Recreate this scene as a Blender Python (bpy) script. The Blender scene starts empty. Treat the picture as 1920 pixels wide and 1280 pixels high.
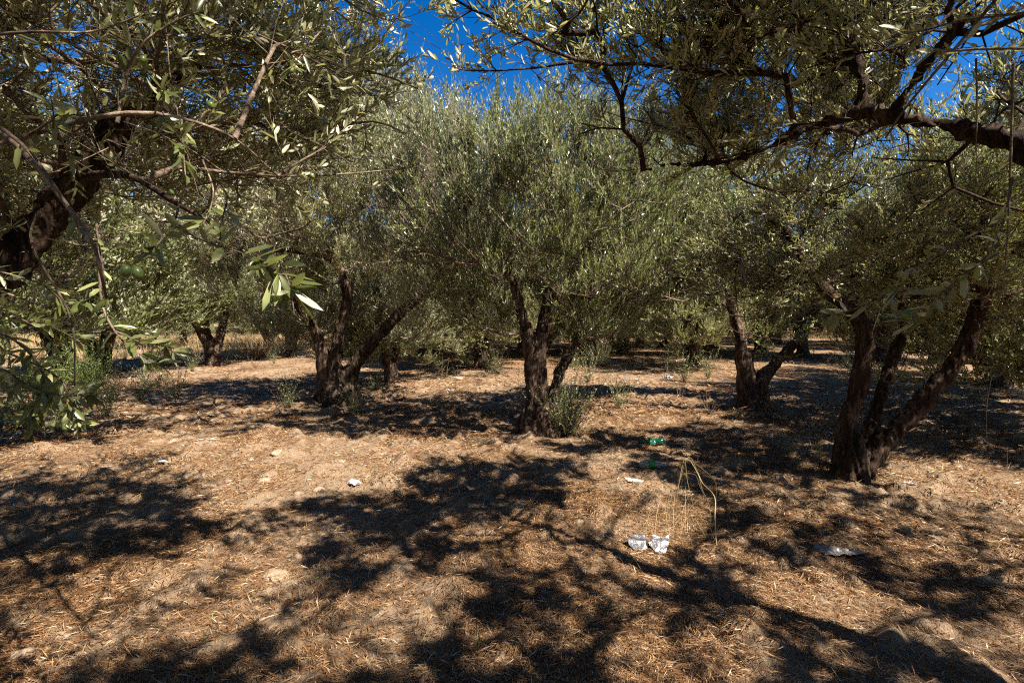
import bpy, bmesh, math
import numpy as np
from mathutils import Vector, Matrix, noise as mnoise
R = math.radians
C = bpy.context.scene.collection
rng = np.random.default_rng(7)

# ------------------------------------------------------------------ camera, sky, sun, exposure
scene = bpy.context.scene
CAM_Z, PITCH, FOC = 1.62, R(-3.0), 960.0            # FOC in pixels of the 1920 wide photograph (18 mm lens)
cam = bpy.data.cameras.new('camera'); camo = bpy.data.objects.new('camera', cam); C.objects.link(camo)
cam.lens = 18; cam.sensor_width = 36; cam.clip_end = 2000; cam.clip_start = 0.05
camo.location = (0, 0, CAM_Z); camo.rotation_euler = (R(90) + PITCH, 0, 0)
scene.camera = camo
SUN_EL, SUN_AZ = R(52), R(126)                    # azimuth clockwise from +Y (the view direction)
SUN = np.array([math.sin(SUN_AZ)*math.cos(SUN_EL), math.cos(SUN_AZ)*math.cos(SUN_EL), math.sin(SUN_EL)])
w = bpy.data.worlds.new('World'); scene.world = w; w.use_nodes = True
nt = w.node_tree; bg = nt.nodes['Background']
sky = nt.nodes.new('ShaderNodeTexSky'); sky.sky_type = 'NISHITA'; sky.sun_disc = False
sky.sun_elevation = SUN_EL; sky.sun_rotation = SUN_AZ; sky.altitude = 300
sky.air_density = 1.0; sky.dust_density = 0.0; sky.ozone_density = 2.5
hs = nt.nodes.new('ShaderNodeHueSaturation'); hs.inputs['Saturation'].default_value = 1.45; hs.inputs['Hue'].default_value = 0.51
nt.links.new(sky.outputs[0], hs.inputs['Color']); nt.links.new(hs.outputs[0], bg.inputs['Color'])
bg.inputs['Strength'].default_value = 0.05
sl = bpy.data.lights.new('sun', 'SUN'); sl.energy = 5.0; sl.angle = R(0.55); sl.color = (1, 0.91, 0.76)
so = bpy.data.objects.new('sun', sl); C.objects.link(so)
so.rotation_euler = Vector(SUN).to_track_quat('Z', 'Y').to_euler()
scene.view_settings.view_transform = 'Standard'; scene.view_settings.look = 'None'
scene.view_settings.exposure = 1.75; scene.view_settings.gamma = 1
scene.cycles.max_bounces = 6; scene.cycles.diffuse_bounces = 3; scene.cycles.transparent_max_bounces = 4
scene.cycles.glossy_bounces = 2; scene.cycles.transmission_bounces = 4
scene.cycles.use_denoising = False; scene.cycles.pixel_filter_type = 'BLACKMAN_HARRIS'; scene.cycles.filter_width = 1.15

# ------------------------------------------------------------------ coordinates
cp, sp = math.cos(PITCH), math.sin(PITCH)
def P(u, v, Y):                                   # a point Y metres ahead, seen at photo position u, v
    a, b = (u-960)/FOC, (640-v)/FOC
    dy, dz = cp - b*sp, sp + b*cp
    k = Y/dy
    return np.array([a*k, Y, CAM_Z + dz*k])
def G(u, v):                                      # the ground point seen at u, v
    a, b = (u-960)/FOC, (640-v)/FOC
    dy, dz = cp - b*sp, sp + b*cp
    k = -CAM_Z/dz
    return np.array([a*k, dy*k, 0.0])

# ------------------------------------------------------------------ noise
def hsh(i, j, k, s):
    n = (i*374761393 + j*668265263 + k*2147483647 + s*1274126177) & 0xffffffff
    n = ((n ^ (n >> 13))*1274126177) & 0xffffffff
    n = ((n ^ (n >> 16))*2246822519) & 0xffffffff
    return ((n ^ (n >> 15)) & 0xffffff)/float(0xffffff)
def vn(p, s=0):                                   # value noise, p (..., 2 or 3) -> 0..1
    p = np.asarray(p, float)
    if p.shape[-1] == 2: p = np.concatenate([p, np.zeros(p.shape[:-1]+(1,))], -1)
    f = np.floor(p); t = p - f; t = t*t*(3-2*t); f = f.astype(np.int64)
    r = 0
    for a in (0, 1):
        for b in (0, 1):
            for c in ((0, 1) if True else (0,)):
                wgt = (t[..., 0] if a else 1-t[..., 0])*(t[..., 1] if b else 1-t[..., 1])*(t[..., 2] if c else 1-t[..., 2])
                r = r + wgt*hsh(f[..., 0]+a, f[..., 1]+b, f[..., 2]+c, s)
    return r
def fbm(p, o=4, s=0):
    p = np.asarray(p, float); r = 0; a = 0.5; tot = 0
    for i in range(o):
        r = r + a*vn(p*(2.03**i), s+i*17); tot += a; a *= 0.5
    return r/tot
MOUNDS = []                                       # x, y, radius, height: soil heaped round the trunks
def gz(x, y):
    x = np.asarray(x, float); y = np.asarray(y, float)
    q = np.stack([x, y], -1)
    z = 0.16*(fbm(q*0.22, 3, 3)-0.5) + 0.09*(fbm(q*0.9, 3, 5)-0.5)
    z = z*np.clip((np.hypot(x, y))/3.0, 0.35, 1)
    for mx, my, mr, mh in MOUNDS: z = z + mh*np.exp(-((x-mx)**2+(y-my)**2)/(mr*mr))
    return z
for u, v, r_, h_ in ((1005, 822, .6, .05), (635, 760, .8, .06), (1595, 905, .55, .05), (1412, 778, .6, .05)):
    g = G(u, v); MOUNDS.append((g[0], g[1], r_, h_))

# ------------------------------------------------------------------ materials
def mat(name):
    m = bpy.data.materials.new(name); m.use_nodes = True
    n = m.node_tree.nodes; return m, n, m.node_tree.links, n['Principled BSDF'], n['Material Output']
def ramp(n, stops, interp='LINEAR'):
    r = n.new('ShaderNodeValToRGB'); r.color_ramp.interpolation = interp
    e = r.color_ramp.elements
    while len(e) < len(stops): e.new(0.5)
    for i, (p, c) in enumerate(stops): e[i].position = p; e[i].color = (*c, 1)
    return r
def noise_node(n, l, scale, detail=4, rough=0.6, vec=None, dist=0):
    t = n.new('ShaderNodeTexNoise'); t.inputs['Scale'].default_value = scale; t.inputs['Detail'].default_value = detail
    t.inputs['Roughness'].default_value = rough; t.inputs['Distortion'].default_value = dist
    if vec is not None: l.new(vec, t.inputs['Vector'])
    return t
def leaf_mat(name, top, back, trans, tw=0.25, rough=0.34, hue=0.5):
    m, n, l, b, out = mat(name)
    at = n.new('ShaderNodeAttribute'); at.attribute_name = 'rnd'
    ge = n.new('ShaderNodeNewGeometry')
    r1 = ramp(n, top); r2 = ramp(n, back)
    l.new(at.outputs['Fac'], r1.inputs[0]); l.new(at.outputs['Fac'], r2.inputs[0])
    mx = n.new('ShaderNodeMixRGB'); l.new(ge.outputs['Backfacing'], mx.inputs[0]); l.new(r1.outputs[0], mx.inputs[1]); l.new(r2.outputs[0], mx.inputs[2])
    l.new(mx.outputs[0], b.inputs['Base Color']); b.inputs['Roughness'].default_value = rough
    b.inputs['Specular IOR Level'].default_value = 0.5
    tr = n.new('ShaderNodeBsdfTranslucent'); tr.inputs[0].default_value = (*trans, 1)
    ms = n.new('ShaderNodeMixShader'); ms.inputs[0].default_value = tw
    l.new(b.outputs[0], ms.inputs[1]); l.new(tr.outputs[0], ms.inputs[2]); l.new(ms.outputs[0], out.inputs[0])
    return m
M = {}
OT = [(0, (.06, .066, .027)), (.35, (.16, .165, .075)), (.75, (.31, .30, .165)), (1, (.46, .41, .25))]
OB = [(0, (.26, .265, .17)), (.6, (.42, .42, .30)), (1, (.50, .45, .28))]
M['leaf'] = leaf_mat('olive leaf', OT, OB, (.36, .38, .10), .3)
M['leaf_green'] = leaf_mat('olive leaf fresh', [(0, (.035, .046, .015)), (.45, (.12, .142, .048)), (.8, (.27, .285, .12)), (1, (.46, .43, .22))], [(0, (.24, .26, .16)), (1, (.42, .43, .29))], (.28, .33, .07), .28)
M['leaf_sunlit'] = leaf_mat('olive leaf sunlit tree', [(0, (.045, .052, .019)), (.4, (.17, .178, .075)), (.75, (.38, .375, .21)), (1, (.58, .54, .36))], [(0, (.30, .30, .19)), (1, (.58, .56, .42))], (.44, .45, .14), .32)  # paler copy of the olive leaf, sunlight put into its colour
M['weed'] = leaf_mat('weed leaf', [(0, (.07, .12, .02)), (1, (.16, .20, .05))], [(0, (.12, .17, .05)), (1, (.2, .24, .08))], (.2, .3, .04), .3, .6)
M['dry'] = leaf_mat('dry leaf', [(0, (.045, .022, .01)), (.3, (.12, .052, .02)), (.6, (.25, .13, .052)), (.85, (.42, .285, .15)), (1, (.58, .48, .34))], [(0, (.06, .03, .014)), (.5, (.22, .13, .06)), (1, (.48, .38, .25))], (.4, .22, .07), .12, .6)
M['straw'] = leaf_mat('straw', [(0, (.22, .14, .055)), (.5, (.38, .26, .11)), (1, (.56, .43, .23))], [(0, (.24, .15, .06)), (1, (.52, .4, .22))], (.5, .34, .1), .2, .5)
M['straw_bright'] = leaf_mat('pale straw', [(0, (.40, .28, .12)), (1, (.62, .48, .26))], [(0, (.40, .28, .12)), (1, (.62, .48, .26))], (.5, .36, .14), .25, .5)
M['yellow'] = leaf_mat('yellow broom', [(0, (.26, .23, .035)), (1, (.48, .40, .08))], [(0, (.26, .22, .04)), (1, (.46, .38, .08))], (.5, .45, .06), .25, .6)

def bark_mat(name, dark, mid, light, zs=.22):
    m, n, l, b, out = mat(name)
    tc = n.new('ShaderNodeTexCoord'); mp = n.new('ShaderNodeMapping'); mp.inputs['Scale'].default_value = (1, 1, zs)
    l.new(tc.outputs['Object'], mp.inputs[0])
    a = noise_node(n, l, 26, 8, .7, mp.outputs[0], .6); c = noise_node(n, l, 3.2, 4, .6, tc.outputs['Object'], .4)
    r = ramp(n, [(.36, dark), (.50, mid), (.63, light)]); l.new(a.outputs[0], r.inputs[0])
    r2 = ramp(n, [(.35, (.4, .36, .34)), (.65, (1.2, 1.15, 1.1))]); l.new(c.outputs[0], r2.inputs[0])
    mx = n.new('ShaderNodeMixRGB'); mx.blend_type = 'MULTIPLY'; mx.inputs[0].default_value = 1
    l.new(r.outputs[0], mx.inputs[1]); l.new(r2.outputs[0], mx.inputs[2]); l.new(mx.outputs[0], b.inputs['Base Color'])
    bp = n.new('ShaderNodeBump'); bp.inputs['Strength'].default_value = .9; bp.inputs['Distance'].default_value = .02
    l.new(a.outputs[0], bp.inputs['Height']); l.new(bp.outputs[0], b.inputs['Normal'])
    b.inputs['Roughness'].default_value = .9; b.inputs['Specular IOR Level'].default_value = .15
    return m
M['bark'] = bark_mat('olive bark', (.010, .006, .0045), (.055, .036, .026), (.19, .143, .11))
M['bark_dark'] = bark_mat('dark olive limb bark', (.008, .005, .004), (.042, .026, .019), (.12, .082, .062))
M['twig'] = bark_mat('grey twig', (.10, .075, .058), (.21, .165, .13), (.34, .285, .235), 1)
M['twig_dark'] = bark_mat('brown twig', (.03, .018, .012), (.075, .048, .034), (.16, .115, .085), 1)

def simple(name, col, rough=.6, spec=.4, metal=0, trans=0, bump=None, vary=None):
    m, n, l, b, out = mat(name)
    b.inputs['Base Color'].default_value = (*col, 1); b.inputs['Roughness'].default_value = rough
    b.inputs['Specular IOR Level'].default_value = spec; b.inputs['Metallic'].default_value = metal
    b.inputs['Transmission Weight'].default_value = trans
    tc = n.new('ShaderNodeTexCoord')
    if vary:
        a = noise_node(n, l, vary[0], 5, .65, tc.outputs['Object'])
        r = ramp(n, [(.3, vary[1]), (.65, col)]); l.new(a.outputs[0], r.inputs[0]); l.new(r.outputs[0], b.inputs['Base Color'])
    if bump:
        a = noise_node(n, l, bump[0], 5, .6, tc.outputs['Object']); bp = n.new('ShaderNodeBump')
        bp.inputs['Strength'].default_value = bump[1]; bp.inputs['Distance'].default_value = .01
        l.new(a.outputs[0], bp.inputs['Height']); l.new(bp.outputs[0], b.inputs['Normal'])
    return m
M['stone'] = simple('pale clod', (.36, .28, .205), .95, .1, bump=(60, 1.), vary=(22, (.15, .095, .06)))
M['green_pet'] = simple('green bottle plastic', (.01, .15, .085), .15, .8, trans=.15)
M['clear_pet'] = simple('dusty clear plastic', (.62, .56, .48), .3, .5, trans=.45, vary=(20, (.42, .35, .27)))
M['green_label'] = simple('green label', (.03, .26, .05), .5)
M['paper'] = simple('white paper', (.62, .59, .55), .7, .3, vary=(9, (.42, .38, .32)))
M['foil'] = simple('silver foil', (.24, .235, .25), .34, .6, metal=.55, vary=(30, (.12, .115, .13)), bump=(45, .8))
M['film'] = simple('dirty grey film', (.34, .32, .31), .35, .5, vary=(12, (.13, .11, .10)))
M['bluewhite'] = simple('white plastic scrap', (.46, .49, .55), .4, .5, vary=(20, (.25, .25, .28)))
M['olive'] = simple('green olive', (.12, .17, .04), .35, .5, vary=(40, (.08, .12, .03)))

def ground_mat():
    m, n, l, b, out = mat('dry soil with leaf litter')
    tc = n.new('ShaderNodeTexCoord'); O = tc.outputs['Object']
    big = noise_node(n, l, .55, 5, .6, O, .5); med = noise_node(n, l, 3.5, 6, .65, O, .4)
    mp = n.new('ShaderNodeMapping'); mp.inputs['Scale'].default_value = (1, 2.2, 1); mp.inputs['Rotation'].default_value = (0, 0, .5); l.new(O, mp.inputs[0])
    fine = noise_node(n, l, 70, 7, .75, mp.outputs[0], 1.5)
    mp2 = n.new('ShaderNodeMapping'); mp2.inputs['Scale'].default_value = (2.4, 1, 1); mp2.inputs['Rotation'].default_value = (0, 0, -.6); l.new(O, mp2.inputs[0])
    fine2 = noise_node(n, l, 38, 6, .75, mp2.outputs[0], 2)
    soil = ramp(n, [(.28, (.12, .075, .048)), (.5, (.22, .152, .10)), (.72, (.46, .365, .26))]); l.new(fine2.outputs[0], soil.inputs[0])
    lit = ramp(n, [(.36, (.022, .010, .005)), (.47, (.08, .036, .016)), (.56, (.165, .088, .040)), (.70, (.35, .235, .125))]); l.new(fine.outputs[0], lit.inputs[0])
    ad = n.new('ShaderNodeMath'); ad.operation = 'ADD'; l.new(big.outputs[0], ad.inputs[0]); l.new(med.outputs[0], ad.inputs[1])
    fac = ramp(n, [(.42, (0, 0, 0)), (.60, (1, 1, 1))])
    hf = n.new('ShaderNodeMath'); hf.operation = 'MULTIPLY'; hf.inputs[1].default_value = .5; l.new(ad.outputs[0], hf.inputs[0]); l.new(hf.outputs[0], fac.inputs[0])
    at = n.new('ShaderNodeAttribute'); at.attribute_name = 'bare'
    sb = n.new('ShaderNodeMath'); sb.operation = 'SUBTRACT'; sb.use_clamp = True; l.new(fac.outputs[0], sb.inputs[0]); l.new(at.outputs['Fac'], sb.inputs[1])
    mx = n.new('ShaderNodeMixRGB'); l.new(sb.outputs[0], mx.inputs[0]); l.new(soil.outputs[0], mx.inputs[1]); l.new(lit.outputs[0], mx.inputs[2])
    l.new(mx.outputs[0], b.inputs['Base Color'])
    bp = n.new('ShaderNodeBump'); bp.inputs['Strength'].default_value = .8; bp.inputs['Distance'].default_value = .012
    l.new(fine.outputs[0], bp.inputs['Height']); bp2 = n.new('ShaderNodeBump'); bp2.inputs['Strength'].default_value = .6; bp2.inputs['Distance'].default_value = .02
    l.new(fine2.outputs[0], bp2.inputs['Height']); l.new(bp.outputs[0], bp2.inputs['Normal']); l.new(bp2.outputs[0], b.inputs['Normal'])
    b.inputs['Roughness'].default_value = .95; b.inputs['Specular IOR Level'].default_value = .1
    return m
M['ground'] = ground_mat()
def hill_mat():
    m, n, l, b, out = mat('dry hillside scrub')
    tc = n.new('ShaderNodeTexCoord'); a = noise_node(n, l, .25, 8, .7, tc.outputs['Object'], .3)
    r = ramp(n, [(.38, (.06, .075, .03)), (.48, (.16, .15, .06)), (.56, (.40, .29, .16)), (.7, (.5, .38, .28))]); l.new(a.outputs[0], r.inputs[0]); l.new(r.outputs[0], b.inputs['Base Color'])
    b.inputs['Roughness'].default_value = 1; b.inputs['Specular IOR Level'].default_value = 0
    return m
M['hill'] = hill_mat()

# ------------------------------------------------------------------ mesh helpers
def mesh_np(name, V, loops, sizes, mats, rnd=None, smooth=False, midx=None):
    me = bpy.data.meshes.new(name)
    V = np.ascontiguousarray(V, np.float32); loops = np.ascontiguousarray(loops, np.int32); sizes = np.ascontiguousarray(sizes, np.int32)
    me.vertices.add(len(V)); me.vertices.foreach_set('co', V.ravel())
    me.loops.add(len(loops)); me.loops.foreach_set('vertex_index', loops)
    me.polygons.add(len(sizes)); st = np.zeros(len(sizes), np.int32); st[1:] = np.cumsum(sizes)[:-1]
    me.polygons.foreach_set('loop_start', st)
    if smooth: me.polygons.foreach_set('use_smooth', np.ones(len(sizes), bool))
    for m in mats: me.materials.append(m)
    if midx is not None: me.polygons.foreach_set('material_index', np.ascontiguousarray(midx, np.int32))
    if rnd is not None:
        a = me.attributes.new('rnd', 'FLOAT', 'FACE'); a.data.foreach_set('value', np.ascontiguousarray(rnd, np.float32))
    me.update(calc_edges=True)
    return me
def link(name, me, parent=None, loc=None):
    o = bpy.data.objects.new(name, me); C.objects.link(o)
    if parent is not None: o.parent = parent
    if loc is not None: o.location = loc
    return o
def tag(o, label, cat, group=None):
    o['label'] = label; o['category'] = cat
    if group: o['group'] = group
    return o
def empty(name, loc, label, cat, group=None, rz=0):
    o = bpy.data.objects.new(name, None); C.objects.link(o); o.location = loc; o.rotation_euler = (0, 0, rz)
    o.empty_display_size = .2
    return tag(o, label, cat, group)
def copy_tree(src, loc, rz, sc, label, group):
    c = src.copy(); C.objects.link(c); c.location = loc; c.rotation_euler = (0, 0, rz); c.scale = (sc, sc, sc)
    c['label'] = label
    if group: c['group'] = group
    for ch in src.children:
        d = ch.copy(); C.objects.link(d); d.parent = c
    return c
def nrm(a): return a/np.maximum(np.linalg.norm(a, axis=-1, keepdims=True), 1e-9)
def rand_dirs(n): return nrm(rng.normal(size=(n, 3)))

def leaves_arrays(B, D, N, L, W, fine=False, curl=.12):
    """leaf blades: base B, direction D, normal N, length L, half width W"""
    n = len(B); D = nrm(D); S = nrm(np.cross(D, N)); N = np.cross(S, D)
    L = L[:, None]; W = W[:, None]
    if not fine:
        V = np.stack([B, B+D*L*.45+S*W+N*L*.03, B+D*L-N*L*curl, B+D*L*.45-S*W+N*L*.03], 1).reshape(-1, 3)
        return V, np.arange(4*n), np.full(n, 4), np.ones(n, int)
    sag = lambda t: -N*L*(curl*t*t)
    rib = [B, B+D*L*.3+S*W*.9+sag(.3)+N*W*.3, B+D*L*.3-S*W*.9+sag(.3)+N*W*.3, B+D*L*.72+S*W*.85+sag(.72)+N*W*.25, B+D*L*.72-S*W*.85+sag(.72)+N*W*.25,
           B+D*L+sag(1), B+D*L*.5+sag(.5)]
    V = np.stack(rib, 1).reshape(-1, 3)
    pat = [0,1,6, 0,6,2, 1,3,6, 2,6,4, 3,5,6, 4,6,5]
    loops = (np.arange(n)[:, None]*7 + np.array(pat)[None]).ravel()
    return V, loops, np.full(6*n, 3), np.full(n, 6)

def tubes_np(A, Bp, ra, rb, k=5):
    """prisms from A to B"""
    n = len(A); D = nrm(Bp-A); ref = np.where(np.abs(D[:, 2:3]) > .9, np.array([[1., 0, 0]]), np.array([[0, 0, 1.]]))
    X = nrm(np.cross(D, ref)); Y = np.cross(D, X)
    an = np.arange(k)*2*math.pi/k
    ring = X[:, None]*np.cos(an)[None, :, None] + Y[:, None]*np.sin(an)[None, :, None]
    V = np.concatenate([A[:, None]+ring*ra[:, None, None], Bp[:, None]+ring*rb[:, None, None]], 1).reshape(-1, 3)
    i = np.arange(k); j = (i+1) % k
    q = np.stack([i, j, j+k, i+k], 1).ravel()
    loops = (np.arange(n)[:, None]*2*k + q[None]).ravel()
    return V, loops, np.full(n*k, 4)

def catmull(pts, rad, step=.05):
    pts = np.array(pts, float); rad = np.array(rad, float)
    p = np.vstack([2*pts[0]-pts[1], pts, 2*pts[-1]-pts[-2]]); out = []; ro = []
    for i in range(len(pts)-1):
        a, b, c, d = p[i:i+4]; n = max(2, int(np.linalg.norm(c-b)/step))
        for t in np.linspace(0, 1, n, endpoint=(i == len(pts)-2)):
            out.append(.5*((2*b)+(-a+c)*t+(2*a-5*b+4*c-d)*t*t+(-a+3*b-3*c+d)*t**3)); ro.append(rad[i]*(1-t)+rad[i+1]*t)
    return np.array(out), np.array(ro)

def tube_mesh(bm, pts, rad, k=12, gnarl=.0, seed=0):
    n = len(pts); T = nrm(np.gradient(pts, axis=0)); up = np.array([0.13, .97, .2]) if abs(T[0][1]) < .9 else np.array([1., 0, 0])
    X = nrm(np.cross(T, up)); Y = np.cross(T, X); rings = []
    for i in range(n):
        rg = []
        for j in range(k):
            a = 2*math.pi*j/k; r = rad[i]
            if gnarl:
                r *= 1+gnarl*(vn(np.array([math.cos(a)*1.3+seed, math.sin(a)*1.3, i*.11]), seed)-.5)*2
            rg.append(bm.verts.new(pts[i]+(X[i]*math.cos(a)+Y[i]*math.sin(a))*r))
        rings.append(rg)
    for i in range(n-1):
        for j in range(k):
            bm.faces.new((rings[i][j], rings[i][(j+1) % k], rings[i+1][(j+1) % k], rings[i+1][j]))
    bm.faces.new(rings[0][::-1]); bm.faces.new(rings[-1])

def fused_trunk(limbs, voxel, origin, material, flare=None, rough=1.0):
    """voxel-fuse gnarled tubes into one surface and furrow it"""
    bm = bmesh.new()
    for i, (p, r) in enumerate(limbs): tube_mesh(bm, p-origin, r, 14, .13, i+3)
    if flare:
        g, rad, nroot = flare
        for q in range(nroot):
            a = q*2*math.pi/nroot + rng.uniform(-.4, .4); d = np.array([math.cos(a), math.sin(a), 0])
            p, r = catmull([g+np.array([0, 0, .42]), g+d*rad*.55+[0, 0, .17], g+d*rad*rng.uniform(1., 1.35)+[0, 0, -.03]], [rad*.5, rad*.42, rad*.15])
            tube_mesh(bm, p-origin, r, 8)
    me = bpy.data.meshes.new('tmp'); bm.to_mesh(me); bm.free()
    o = bpy.data.objects.new('tmp', me); C.objects.link(o)
    md = o.modifiers.new('r', 'REMESH'); md.mode = 'VOXEL'; md.voxel_size = voxel
    sm = o.modifiers.new('s', 'SMOOTH'); sm.factor = .6; sm.iterations = 3
    dg = bpy.context.evaluated_depsgraph_get(); me2 = bpy.data.meshes.new_from_object(o.evaluated_get(dg))
    bpy.data.objects.remove(o); bpy.data.meshes.remove(me)
    n = len(me2.vertices); V = np.zeros(n*3, np.float32); me2.vertices.foreach_get('co', V); V = V.reshape(-1, 3).astype(float)
    N = np.zeros(n*3, np.float32); me2.vertex_normals.foreach_get('vector', N); N = N.reshape(-1, 3)
    W = V + .08*(np.stack([fbm(V*3, 2, 1), fbm(V*3, 2, 2), fbm(V*3, 2, 3)], -1)-.5)*2
    f = 1-np.abs(2*fbm(W*np.array([16, 16, 2.6]), 3, 11)-1)
    f2 = fbm(V*5, 3, 21)-.5
    V = V + N*((f-.72)*.075*rough + f2*.06*rough)[:, None]
    me2.vertices.foreach_set('co', V.astype(np.float32).ravel())
    me2.polygons.foreach_set('use_smooth', np.ones(len(me2.polygons), bool))
    me2.materials.clear(); me2.materials.append(material); me2.update()
    return me2

# ------------------------------------------------------------------ where the sun reaches the ground (world polygons on the ground)
LIT = []
def lit_poly(pts, pr): LIT.append((np.array([G(u, v)[:2] for u, v in pts]), pr))
lit_poly([(385, 880), (560, 825), (720, 828), (775, 850), (730, 930), (700, 960), (640, 950), (590, 1010), (560, 1100), (500, 1190), (400, 1150), (430, 1050), (470, 990), (440, 950)], .97)
lit_poly([(1075, 745), (1240, 738), (1400, 770), (1340, 800), (1150, 806), (1080, 835)], .85)
lit_poly([(1070, 850), (1190, 850), (1210, 920), (1300, 940), (1350, 1020), (1150, 1030), (1060, 960)], .72)
lit_poly([(1340, 1010), (1480, 1070), (1650, 1110), (1830, 1230), (1650, 1200), (1450, 1130), (1360, 1080)], .93)
lit_poly([(1660, 870), (1900, 815), (1990, 900), (1960, 990), (1800, 910)], .85)
lit_poly([(-60, 840), (200, 815), (350, 815), (330, 850), (150, 860), (-60, 890)], .6)
lit_poly([(120, 1090), (330, 1050), (420, 1180), (250, 1260), (120, 1280), (60, 1180)], .6)
lit_poly([(920, 980), (1060, 960), (1110, 1060), (1000, 1070)], .5)
lit_poly([(1120, 1150), (1300, 1190), (1330, 1300), (1150, 1290)], .5)
lit_poly([(660, 1130), (800, 1110), (850, 1200), (700, 1240)], .6)
lit_poly([(470, 1200), (700, 1210), (680, 1320), (440, 1320)], .5)
lit_poly([(820, 1030), (900, 1010), (930, 1070), (850, 1090)], .6)
lit_poly([(1700, 740), (2000, 720), (2000, 780), (1720, 790)], .6)
lit_poly([(1150, 980), (1290, 980), (1290, 1070), (1150, 1070)], .97)
lit_poly([(1185, 812), (1270, 812), (1270, 852), (1185, 852)], .75)
lit_poly([(1160, 895), (1230, 895), (1230, 935), (1160, 935)], .97)
def in_poly(q, poly):
    x, y = q[:, 0], q[:, 1]; r = np.zeros(len(q), bool); n = len(poly); j = n-1
    for i in range(n):
        xi, yi = poly[i]; xj, yj = poly[j]
        r ^= ((yi > y) != (yj > y)) & (x < (xj-xi)*(y-yi)/(yj-yi+1e-12)+xi); j = i
    return r
def sun_keep(p):
    """False where a shoot would shade one of the sunny patches of ground"""
    s = p[:, :2] - SUN[:2]/SUN[2]*p[:, 2:3]
    s = s + (np.stack([fbm(s*3, 2, 77), fbm(s*3, 2, 78)], -1)-.5)*.9
    keep = np.ones(len(p), bool)
    for poly, pr in LIT: keep &= ~(in_poly(s, poly) & (rng.random(len(p)) < pr))
    return keep

def fleck(p):
    s = p[:, :2] - SUN[:2]/SUN[2]*p[:, 2:3]
    return ~((fbm(s*10, 2, 401) > .505) & (rng.random(len(p)) < .92))

# ------------------------------------------------------------------ tree growth
def in_env(p, env, pad=1.0):
    r = np.zeros(len(p), bool)
    for c, s in env: r |= (((p-np.array(c))/(np.array(s)*pad))**2).sum(1) < 1
    return r
def sample_env(env, n, shell=.5):
    vol = np.array([s[0]*s[1]*s[2] for c, s in env]); pick = rng.choice(len(env), n, p=vol/vol.sum())
    d = rand_dirs(n); r = rng.random(n)**(1/3)*(1-shell)+shell*rng.random(n)**.12
    c = np.array([env[i][0] for i in pick], float); s = np.array([env[i][1] for i in pick], float)
    r = r*np.clip(.55+.95*fbm(d*1.9+c*.7, 2, 55), .6, 1.35)
    return c + d*s*r[:, None]
def grow(limbs, targets, step=.16, r_tip=.0035, wig=.05, sag=.0, cap=.026):
    pos = []; par = []; isl = []
    for p, r in limbs:
        idx0 = len(pos); st = max(1, int(.1/np.linalg.norm(p[1]-p[0])))
        q = p[len(p)//3::st]
        for i, v in enumerate(q): pos.append(v); par.append(-1); isl.append(True)
    pos = np.array(pos); nl = len(pos)
    buf = np.zeros((len(targets)*14+nl, 3)); buf[:nl] = pos; cnt = nl; par = list(par)
    d0 = np.array([np.min(((pos-t)**2).sum(1)) for t in targets]); order = np.argsort(d0)
    tips = []
    for ti in order:
        t = targets[ti]; d = np.sqrt(((buf[:cnt]-t)**2).sum(1)); j = int(np.argmin(d + .25*np.maximum(0, buf[:cnt, 2]-t[2])))
        L = d[j]; k = max(1, int(L/step)); a = buf[j].copy(); prev = j
        w1 = rng.normal(size=3)*wig*L
        for i in range(1, k+1):
            if cnt >= len(buf): break
            f = i/k; q = a*(1-f)+t*f + w1*math.sin(math.pi*f) + rng.normal(size=3)*.012; q[2] += .12*L*math.sin(math.pi*f)
            if i == k: q = t
            buf[cnt] = q; par.append(prev); prev = cnt; cnt += 1
        tips.append(prev)
    pos = buf[:cnt].copy(); par = np.array(par); desc = np.ones(cnt); mov = np.arange(nl, cnt)
    nch = np.bincount(par[mov], minlength=cnt).astype(float)
    for _ in range(4):
        cs = np.zeros((cnt, 3)); np.add.at(cs, par[mov], pos[mov]); m_ = mov[nch[mov] > 0]
        pos[m_] = .4*pos[m_] + .3*pos[par[m_]] + .3*cs[m_]/nch[m_][:, None]
    for i in range(cnt-1, nl-1, -1): desc[par[i]] += desc[i]
    rad = np.minimum(r_tip*.85*desc**.40, cap)
    e = np.arange(nl, cnt); return pos, par, rad, e, np.array(tips), nl

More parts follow.
